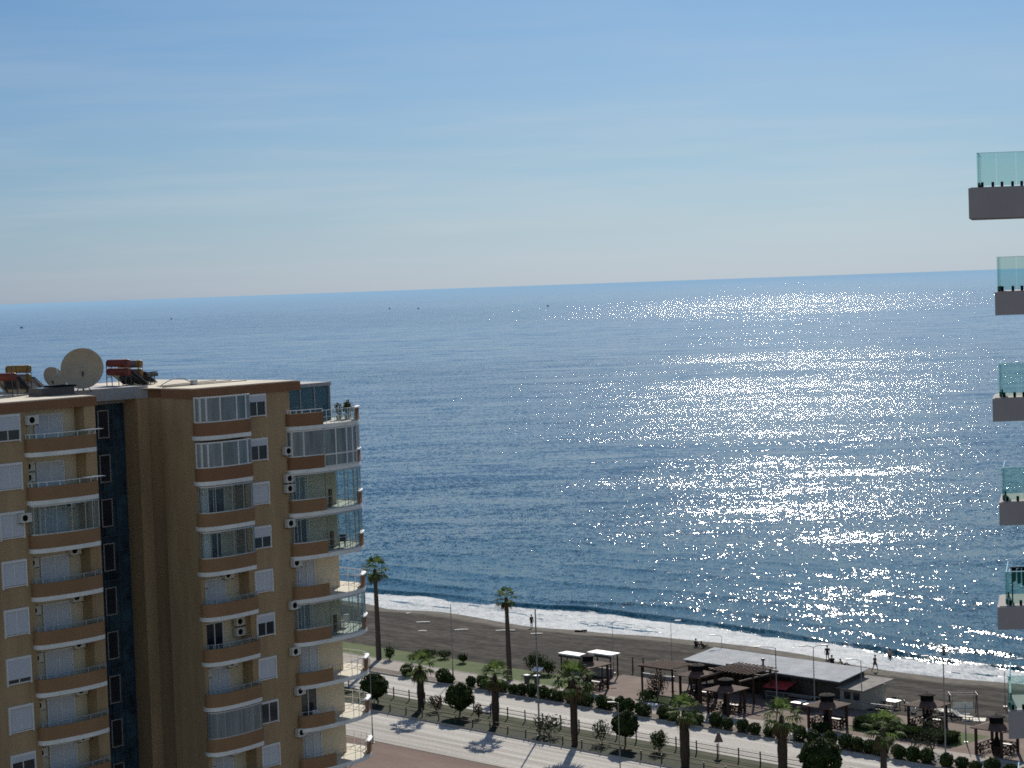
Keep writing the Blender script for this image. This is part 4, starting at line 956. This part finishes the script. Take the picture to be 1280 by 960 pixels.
o = root('beach_bar', 'long low beach bar with pale corrugated roof and dark open front', 'beach bar', W(-19.4, 12.9, .0), TH)
RF = MB(); RF.add([(-.2, -.3, 2.75), (20.4, -.6, 2.75), (19.9, 5.0, 3.15), (-.6, 5.4, 3.15), (-.2, -.3, 2.83), (20.4, -.6, 2.83), (19.9, 5.0, 3.23), (-.6, 5.4, 3.23)], [(3, 2, 1, 0), (4, 5, 6, 7), (0, 1, 5, 4), (1, 2, 6, 5), (2, 3, 7, 6), (3, 0, 4, 7)]); RF.build('roof', CORR, o)
MB().box(-.1, 20.1, .0, .12, 2.4, 2.74).build('fascia', DMETAL, o)
MB().box(0, 19.6, 4.4, 4.6, 0, 2.9).box(0, .2, .8, 4.4, 0, 2.8).build('back_wall', DMETAL, o)
MB().box(13.2, 19.6, .9, 4.38, 0, 2.7).build('kitchen_wall', mat('dark_bar_front', (.06, .055, .05), .8, .3, 1.5), o)
for k in range(8): MB().box(.1+k*2.4, .22+k*2.4, .125, .245, 0, 2.4).build('post', WOODD, o)
MB().box(2.5, 12.5, 1.8, 2.2, 0, 1.05).build('counter', WOODD, o)
MB().box(19.65, 22.2, .4, 4.6, 0, 2.0).build('side_wall', BARW, o)
MB().add([(19.6, -.2, 2.05), (22.9, -.2, 2.05), (22.9, 5.0, 2.45), (19.6, 5.0, 2.45), (19.6, -.2, 2.13), (22.9, -.2, 2.13), (22.9, 5.0, 2.53), (19.6, 5.0, 2.53)], [(3, 2, 1, 0), (4, 5, 6, 7), (0, 1, 5, 4), (1, 2, 6, 5), (2, 3, 7, 6), (3, 0, 4, 7)]).build('side_roof', TARP, o)
for x in (20.2, 21.3): MB().box(x, x+.7, .33, .398, 1.0, 1.7).build('window', DARKW, o)
o = root('flue_pipe', 'dark flue pipe sticking up through the bar roof', 'flue', W(-9.6, 13.6, 2.8)); MB().lathe([(.11, 0), (.11, .8), (.2, .83), (.2, 1.05), (0, 1.1)], n=12).build('flue_body', DMETAL, o)
o = root('red_stall', 'red cloth topped stall under the bar front', 'stall', W(-8.2, 11.6, .125), TH)
MB().add([(0, 0, 1.25), (3.0, 0, 1.25), (3.0, 1.7, 1.75), (0, 1.7, 1.75)], [(0, 1, 2, 3)]).build('red_cloth', mat('faded_red_cloth', (.38, .045, .05), .8, .1, 2), o)
MB().box(.0, 2.9, .1, 1.5, 0, .9).build('counter', DMETAL, o); MB().box(.02, .1, .02, .1, 0, 1.25).box(2.9, 2.98, .02, .1, 0, 1.25).box(.02, .1, 1.6, 1.68, 0, 1.7).box(2.9, 2.98, 1.6, 1.68, 0, 1.7).build('post', WOODD, o)
def table(label, s, t, lx, ly, h, z=.125, name='table', m=BRIGHT, rz=None, cat='table'):
    o = root(name, label, cat, W(s, t, z), TH if rz is None else rz)
    q = MB().box(-lx/2, lx/2, -ly/2, ly/2, h-.04, h).build('table_top', m, o)
    for sx in (-1, 1):
        for sy in (-1, 1): MB().box(sx*lx*.4-.03, sx*lx*.4+.03, sy*ly*.38-.03, sy*ly*.38+.03, 0, h-.042).build('leg', DMETAL, o)
    return o
t_ = table('white topped tennis table on the reddish plaza', -1.4, 9.9, 2.74, 1.52, .76, name='tennis_table'); MB().box(-.01, .01, -.85, .85, .762, .91).build('net', DMETAL, t_)
table('white table behind the tennis table by the bar front', -3.9, 12.4, 3.0, 1.1, .7, m=TARP)
def chair(label, s, t, rz, m, z=-.1, group='white plastic beach chairs'):
    o = root('chair', label, 'chair', W(s, t, z), rz, group)
    MB().box(-.24, .24, -.24, .24, .40, .45).build('seat', m, o); MB().cbox((0, .25, .68), (.46, .05, .48), 0, R(-8)).build('backrest', m, o)
    for x in (-.2, .2):
        for y in (-.2, .2): MB().box(x-.025, x+.025, y-.025, y+.025, 0, .4).build('leg', m, o)
    for x in (-.25, .25): MB().box(x-.025, x+.025, -.22, .22, .62, .66).box(x-.02, x+.02, -.2, -.16, .45, .62).build('armrest', m, o)
    return o
zt = lambda s, t: beach_z(s, t)
table('square white cafe table on the sand right of the bar', 3.6, 17.3, 1.6, 1.1, .8, zt(3.6, 17.3))
REDC = mat('faded_red_plastic', (.30, .07, .05), .6, .1, 2)
ch = [('white plastic chair left of the square white table', 2.2, 16.4, .4, BRIGHT), ('white plastic chair nearest the bar wall', 1.7, 17.1, 2.2, BRIGHT), ('dark chair pushed behind the square white table', 3.0, 18.6, 0, DMETAL), ('dark chair at the right side of the square white table', 5.0, 17.9, 1.6, DMETAL),
      ('white chair standing alone between table and gazebo', 6.4, 16.9, 2.8, BRIGHT), ('red chair at the corner of the bar wall', 1.4, 18.6, .9, REDC)]
for l_, s, t, rz, m_ in ch: chair(l_, s, t, rz, m_, zt(s, t))
def lounger(label, s, t, rz, m, z):
    o = root('sun_lounger', label, 'sun lounger', W(s, t, z), rz, 'loungers on the sand')
    MB().box(-.33, .33, -1.0, .35, .28, .36).build('mattress', m, o); MB().cbox((0, .68, .52), (.66, .8, .07), 0, R(32)).build('backrest', m, o)
    for x in (-.28, .28):
        for y in (-.9, .4): MB().box(x-.03, x+.03, y-.03, y+.03, 0, .28).build('leg', DMETAL, o)
MATC = mat('pale_mattress', (.72, .66, .54), .8, .06, 2)
for k, (l_, s, t, rz) in enumerate((('pale lounger right of the square white table', 6.6, 18.6, 1.0), ('pale lounger behind the lawn gazebo', 8.3, 18.4, 1.1), ('pale lounger left of the sand swing', 9.4, 17.8, .9), ('pale lounger under the sand swing frame', 11.0, 18.0, 1.2), ('pale lounger right of the sand swing', 12.0, 17.0, .8))):
    lounger(l_, s, t, rz, MATC, zt(s, t))
o = root('beach_mat', 'flat cream mat lying on the sand at the right of the loungers', 'mat', W(13.0, 17.4, zt(13, 17.4)+.03), TH+.5); MB().box(-1.1, 1.1, -.75, .75, 0, .05).build('mat_sheet', MATC, o)
o = root('swing_frame', 'dark metal canopy swing frame among the loungers', 'garden swing', W(10.9, 18.8, zt(10.9, 18.8)), TH+.7)
mb = MB()
for x in (-1.3, 1.3): mb.tube([(x, -.8, 0), (x, -.25, 2.2)], .045, 6).tube([(x, .8, 0), (x, .25, 2.2)], .045, 6).tube([(x, -.9, 2.2), (x, .9, 2.2)], .035, 6)
mb.tube([(-1.35, 0, 2.2), (1.35, 0, 2.2)], .05, 6).tube([(-1.3, -.9, 2.2), (1.3, -.9, 2.2)], .03, 6).tube([(-1.3, .9, 2.2), (1.3, .9, 2.2)], .03, 6); mb.build('frame', DMETAL, o)
MB().box(-1.0, 1.0, -.3, .3, .55, .68).build('seat', MATC, o); MB().cbox((0, .35, 1.0), (2.0, .1, .6), 0, R(-12)).build('backrest', MATC, o)
mb = MB()
for x in (-1.0, 1.0): mb.tube([(x, 0, 2.2), (x, 0, .6)], .015, 4)
mb.build('hanger', DMETAL, o)
# kiosk with white flat roofs, playground posts, planks, driftwood
def kiosk(label, s0, t0, lx, ly, h, z=.125, tilt=0.0):
    o = root('kiosk', label, 'kiosk', W(s0, t0, z), TH, 'small kiosks by the sand')
    MB().box(-.25, lx+.25, -.25, ly+.25, h, h+.14).build('roof', BRIGHT, o)
    for x in (0, lx):
        for y in (0, ly): MB().box(x-.06, x+.06, y-.06, y+.06, 0, h).build('post', WOODD, o)
    MB().box(.1, lx-.1, .1, .5, 0, 1.0).build('counter', TARP, o)
    MB().box(-.2, lx+.2, -.24, -.2, h-.28, h-.003).build('awning', LEAFD if False else DMETAL, o)
kiosk('kiosk with thin white roof and dark valance left of the first gazebo', -34.3, 9.2, 2.9, .9, 2.25)
kiosk('kiosk with larger white roof behind the first gazebo', -31.6, 11.0, 3.0, 1.1, 2.5, .0)
o = root('speaker_panel', 'white tilted board at the foot of the left kiosk', 'board', W(-35.8, 6.9, .13), TH); MB().cbox((0, 0, .75), (1.3, .7, .06), 0, R(28)).build('board_face', BRIGHT, o); MB().box(-.5, -.44, -.1, 0, 0, .7).box(.44, .5, -.1, 0, 0, .7).build('leg', DMETAL, o)
for k, (s, t, h, l_) in enumerate(((-26.8, 7.6, 2.6, 'tilted thin wooden post on the tan paving right of the first gazebo'), (-29.2, 15.2, 1.9, 'short dark beach post, left of three behind the first gazebo'), (-28.0, 15.6, 1.9, 'short dark beach post, middle of three behind the first gazebo'), (-26.2, 15.8, 1.8, 'short dark beach post, right of three behind the first gazebo'))):
    o = root('wooden_post', l_, 'post', W(s, t, zt(s, t)), 0, 'posts on the sand'); MB().tube([(0, 0, 0), (.12 if k == 0 else 0, 0, h)], [.09, .06], 8).build('post_body', WOODD, o); MB().box(-.12, .12, -.12, .12, 0, .05).build('foot', GREYC, o)
o = root('low_wall', 'low green dark wall at the sand edge behind the tan paving', 'wall', W(-26.6, 13.6, 0), TH); MB().box(0, 4.6, 0, .3, 0, .4).box(0, 4.6, -.02, .32, .403, .46).build('wall_body', GREYC, o)
WDR = mat('bleached_driftwood', (.50, .46, .40), .9, .15, 3)
for k, (px_s, px_t, ln, a, l_) in enumerate(((-79.0, 28.9, 3.6, 0, 'pale plank on the left of the sand, farthest up'), (-70.2, 27.6, 3.6, .05, 'pale plank with a dark end lying in the middle of the sand'), (-71.9, 22.4, 2.2, 0, 'short pale plank low on the sand'), (-66.2, 31.6, 5.0, -.05, 'long thin pale streak of driftwood near the surf'), (-60.8, 31.9, 3.0, 0, 'wide pale driftwood piece below the standing person'), (-88.2, 34.5, 1.6, .6, 'small pale driftwood by the surf beside the tall palm'))):
    o = root('driftwood_plank', l_, 'driftwood', W(px_s, px_t, zt(px_s, px_t)-.02), TH+.78+a, 'driftwood on the sand')
    ln *= .5; MB().add([(-ln/2, -.28, .16), (ln*.2, -.38, .2), (ln/2, -.15, .14), (ln/2, .22, .15), (-.1, .36, .2), (-ln/2, .2, .16), (-ln/2, -.28, 0), (ln*.2, -.38, 0), (ln/2, -.15, 0), (ln/2, .22, 0), (-.1, .36, 0), (-ln/2, .2, 0)], [(0, 1, 2, 3, 4, 5)]+[(k_, (k_+1) % 6+0, (k_+1) % 6+6, k_+6) for k_ in range(6)]).build('plank_body', WDR, o)
o = root('rowing_boat', 'small dark boat hull pulled up at the edge of the surf', 'boat', W(-59.5, 38.6, zt(-59.5, 38.6)), TH+.75); o.scale = (.45,)*3
vs = []; prof = [(-1.7, .05), (-1.2, .42), (-.2, .6), (.9, .55), (1.6, .38), (1.85, .02)]
for x, hw in prof:
    sh_ = .45+.18*abs(x)/1.8
    vs += [(x, -hw, sh_), (x, -hw*.55, .08), (x, hw*.55, .08), (x, hw, sh_), (x, hw*.86, sh_), (x, hw*.45, .16), (x, -hw*.45, .16), (x, -hw*.86, sh_)]
fs = [(i*8+k, (i+1)*8+k, (i+1)*8+(k+1) % 8, i*8+(k+1) % 8) for i in range(5) for k in range(8)]
MB().add(vs, fs).build('hull', WOODD, o); MB().box(-.15, .15, -.5, .5, .38, .42).build('seat', WDR, o)
FARB = mat('hazed_far_boat', (.12, .18, .26), .7, .1, 1)  # distance haze mixed into the boat colour as a pale blue-grey
# far boats
for k, (x, y, ln, l_) in enumerate(((-877, 3668, 16, 'tiny dark boat far out, leftmost one on the sea'), (-707, 4268, 13, 'tiny dark boat far out above the large satellite dish'), (-206, 4629, 12, 'tiny faint boat near the horizon left of centre'), (79, 4173, 14, 'tiny boat near the horizon at the start of the sun glitter'), (-286, 4878, 10, 'faintest boat near the horizon, furthest out'))):
    o = root('distant_boat', l_, 'boat', (x, y, SEA), .2*k, 'boats far out at sea')
    h_ = ln*.16
    MB().add([(-h_, -1.6, 1.6), (h_*.7, -1.6, 1.7), (h_, 0, 2.3), (h_*.7, 1.6, 1.7), (-h_, 1.6, 1.6), (-h_*.95, -1.1, -.3), (h_*.6, -1.1, -.3), (h_*.85, 0, -.3), (h_*.6, 1.1, -.3), (-h_*.95, 1.1, -.3)],
             [(0, 1, 2, 3, 4), (0, 5, 6, 1), (1, 6, 7, 2), (2, 7, 8, 3), (3, 8, 9, 4), (4, 9, 5, 0)]).build('hull', FARB, o)
    MB().box(-h_*.5, h_*.05, -1.1, 1.1, 1.4, 2.6).build('cabin', FARB, o); MB().tube([(-h_*.1, 0, 2.6), (-h_*.1, 0, 4.5)], .06, 6).build('mast', FARB, o)
# ------------------------------------------------------------------ people
SKIN = mat('skin', (.30, .16, .10), .6, .08, 3); HAIR = mat('dark_hair', (.02, .014, .01), .7, .2, 5); SHORTD = mat('dark_swimwear', (.02, .022, .03), .8, .2, 3); OLIVE = mat('olive_clothes', (.10, .09, .055), .9, .15, 3)
def person(label, pos, yaw, pose, scale=1.0, cloth=SHORTD, group=None, shirt=None):
    """one skinned body per figure; pose gives joints in metres"""
    o = root('person', label, 'person', pos, yaw, group); o.scale = (scale,)*3
    if pose == 'stand': J = dict(pel=(0, 0, .95), ch=(0, 0, 1.30), nk=(0, 0, 1.50), hd=(0, -.02, 1.64), hl=(-.1, 0, .92), hr=(.1, 0, .92), kl=(-.11, -.02, .50), kr=(.11, 0, .50), al=(-.12, .02, .08), ar=(.12, .03, .08), tl=(-.14, -.15, .035), tr=(.14, -.14, .035), sl=(-.19, 0, 1.43), sr=(.19, 0, 1.43), el=(-.27, .02, 1.15), er=(.27, .02, 1.15), wl=(-.27, -.08, .90), wr=(.28, -.06, .90))
    elif pose == 'walk': J = dict(pel=(0, 0, .93), ch=(0, -.03, 1.28), nk=(0, -.04, 1.48), hd=(0, -.08, 1.62), hl=(-.1, 0, .90), hr=(.1, 0, .90), kl=(-.11, -.20, .52), kr=(.11, .08, .50), al=(-.11, -.30, .10), ar=(.11, .42, .14), tl=(-.12, -.46, .06), tr=(.12, .36, .035), sl=(-.19, 0, 1.41), sr=(.19, -.03, 1.41), el=(-.26, .14, 1.16), er=(.26, -.10, 1.14), wl=(-.25, .20, .92), wr=(.25, -.30, 1.0))
    elif pose == 'sit': J = dict(pel=(0, 0, .14), ch=(0, .02, .50), nk=(0, 0, .70), hd=(0, -.05, .84), hl=(-.11, -.02, .14), hr=(.11, -.02, .14), kl=(-.16, -.38, .46), kr=(.16, -.38, .46), al=(-.14, -.62, .08), ar=(.14, -.62, .08), tl=(-.15, -.78, .04), tr=(.15, -.78, .04), sl=(-.19, 0, .63), sr=(.19, 0, .63), el=(-.25, -.16, .42), er=(.25, -.16, .42), wl=(-.15, -.36, .50), wr=(.15, -.36, .50))
    elif pose == 'lean': J = dict(pel=(0, 0, .14), ch=(0, .18, .40), nk=(0, .28, .56), hd=(0, .30, .70), hl=(-.11, -.02, .14), hr=(.11, -.02, .14), kl=(-.13, -.40, .36), kr=(.13, -.42, .10), al=(-.12, -.66, .07), ar=(.12, -.82, .07), tl=(-.13, -.80, .05), tr=(.13, -.92, .12), sl=(-.19, .24, .50), sr=(.19, .24, .50), el=(-.27, .40, .28), er=(.27, .40, .28), wl=(-.27, .48, .05), wr=(.27, .48, .05))
    E_ = [('pel', 'ch'), ('ch', 'nk'), ('nk', 'hd'), ('pel', 'hl'), ('pel', 'hr'), ('hl', 'kl'), ('hr', 'kr'), ('kl', 'al'), ('kr', 'ar'), ('al', 'tl'), ('ar', 'tr'), ('ch', 'sl'), ('ch', 'sr'), ('sl', 'el'), ('sr', 'er'), ('el', 'wl'), ('er', 'wr')]
    RAD = dict(pel=(.14, .10), ch=(.16, .10), nk=(.055, .055), hd=(.085, .10), hl=(.09, .09), hr=(.09, .09), kl=(.058, .06), kr=(.058, .06), al=(.038, .04), ar=(.038, .04), tl=(.035, .025), tr=(.035, .025), sl=(.055, .055), sr=(.055, .055), el=(.038, .038), er=(.038, .038), wl=(.028, .028), wr=(.028, .028))
    names = list(J); vs = [J[k] for k in names]; rad = [RAD[k] for k in names]; es = [(names.index(a), names.index(b_)) for a, b_ in E_]
    # top of the head, hands with five short fingers each
    hd = Vector(J['hd']); vs.append(tuple(hd+Vector((0, 0, .09)))); rad.append((.07, .085)); es.append((names.index('hd'), len(vs)-1))
    for wn, en, sg in (('wl', 'el', -1), ('wr', 'er', 1)):
        w_ = Vector(J[wn]); d = (w_-Vector(J[en])).normalized(); pal = w_+d*.07; vs.append(tuple(pal)); rad.append((.034, .02)); pi_ = len(vs)-1; es.append((names.index(wn), pi_))
        lat = d.cross(Vector((sg, 0, 0))).normalized()
        for f_, (off, ln) in enumerate(((-.035, .065), (-.012, .08), (.012, .075), (.034, .06))):
            a = pal+lat*off+d*.03; vs.append(tuple(a)); rad.append((.010, .010)); ia = len(vs)-1; es.append((pi_, ia))
            vs.append(tuple(a+d*ln)); rad.append((.008, .008)); es.append((ia, len(vs)-1))
        a = w_+lat*-.045+d*.05; vs.append(tuple(a)); rad.append((.011, .011)); es.append((names.index(wn), len(vs)-1))
    me = bpy.data.meshes.new('body'); me.from_pydata(vs, es, []); me.materials.append(SKIN)
    bo = bpy.data.objects.new('body', me); C.objects.link(bo); bo.parent = o
    sk = bo.modifiers.new('skin', 'SKIN')
    if not me.skin_vertices: me.attributes.new  # layer is made by the modifier below
    bpy.context.view_layer.objects.active = bo
    if not me.skin_vertices:
        bpy.ops.object.select_all(action='DESELECT'); bo.select_set(True); bpy.ops.mesh.customdata_skin_add()
    for v_, r_ in zip(me.skin_vertices[0].data, rad): v_.radius = r_
    me.skin_vertices[0].data[0].use_root = True
    ss = bo.modifiers.new('sub', 'SUBSURF'); ss.levels = 1; ss.render_levels = 2
    # hair cap, clothing shells
    MB().lathe([(.0, .125), (.06, .11), (.098, .05), (.102, -.02), (.085, -.05)], hd+Vector((0, .018, .03)), 14).build('hair', HAIR, o, smooth=True)
    pel, hl, hr, kl, kr = (Vector(J[k]) for k in ('pel', 'hl', 'hr', 'kl', 'kr'))
    mb = MB(); mb.tube([pel+Vector((0, 0, .09)), pel-Vector((0, 0, .06))], [.155, .17], 14)
    mb.tube([hl, hl.lerp(kl, .55)], [.105, .098], 12).tube([hr, hr.lerp(kr, .55)], [.105, .098], 12); mb.build('shorts', cloth, o, smooth=True)
    if shirt is not None:
        ch_, nk_ = Vector(J['ch']), Vector(J['nk']); mb = MB().tube([pel+Vector((0, 0, .02)), ch_, ch_.lerp(nk_, .6)], [.165, .18, .12], 14)
        for a, b_ in (('sl', 'el'), ('sr', 'er')): mb.tube([ch_.lerp(Vector(J[a]), .6), Vector(J[a]), Vector(J[a]).lerp(Vector(J[b_]), .7)], [.08, .075, .06], 10)
        mb.build('shirt', shirt, o, smooth=True)
    return o
def on(s, t): return W(s, t, beach_z(s, t))
person('person in olive clothes standing on the wet sand left of the small boat', on(-66.8, 37.0), .6, 'stand', 1.02, OLIVE, shirt=OLIVE)
person('person sitting upright on the sand at the left corner of the bar roof', on(-39.2, 37.6), 2.6, 'sit', 1.1, SHORTD, shirt=SHORTD)
person('person leaning back on the sand beside the seated one', on(-38.0, 37.6), 2.2, 'lean', 1.1, SHORTD, shirt=SHORTD)
person('person standing in the shallow surf behind the double armed lamp', W(-22.7, 41.9, SEA-.25), 3.0, 'stand', 1.05, SHORTD, shirt=SHORTD)
person('person sitting at the waterline right of the double armed lamp', on(-19.6, 38.6), 3.0, 'sit', 1.15, SHORTD, shirt=SHORTD)
person('person reclining low on the sand above the bar roof', on(-18.2, 38.8), 2.0, 'lean', 1.1, SHORTD)
person('bare chested person walking along the waterline right of the bar', on(-13.4, 38.3), 2.3, 'walk', 1.08, SHORTD)
person('bather standing waist deep in the waves above the walking person', W(-17.2, 46.6, SEA-.75), 2.8, 'stand', 1.05, SHORTD, 'bathers in the waves')
person('bather deep in the waves near the right balconies', W(-13.4, 52.0, SEA-1.0), 3.4, 'stand', 1.05, SHORTD, 'bathers in the waves')

for l_, x, y, z, rz, m_ in (('white chair on the open seaward balcony with dark doors', 10.4, .3, 12.85, 2.2, BRIGHT), ('second white chair on the balcony with dark doors, nearer the railing', 11.6, .2, 12.85, 4.0, BRIGHT), ('white chair behind the glazed balcony of the seaward stack above the thin palm base', 14.8, 1.6, 18.85, 3.0, BRIGHT), ('dark chair behind glass on the fourth seaward balcony from the roof', 13.6, .3, 24.85, 2.5, DMETAL)):
    q = chair(l_, 0, 0, BA+rz, m_, 0, 'chairs on the apartment balconies'); q.location = Bw(x, y, z+.003)
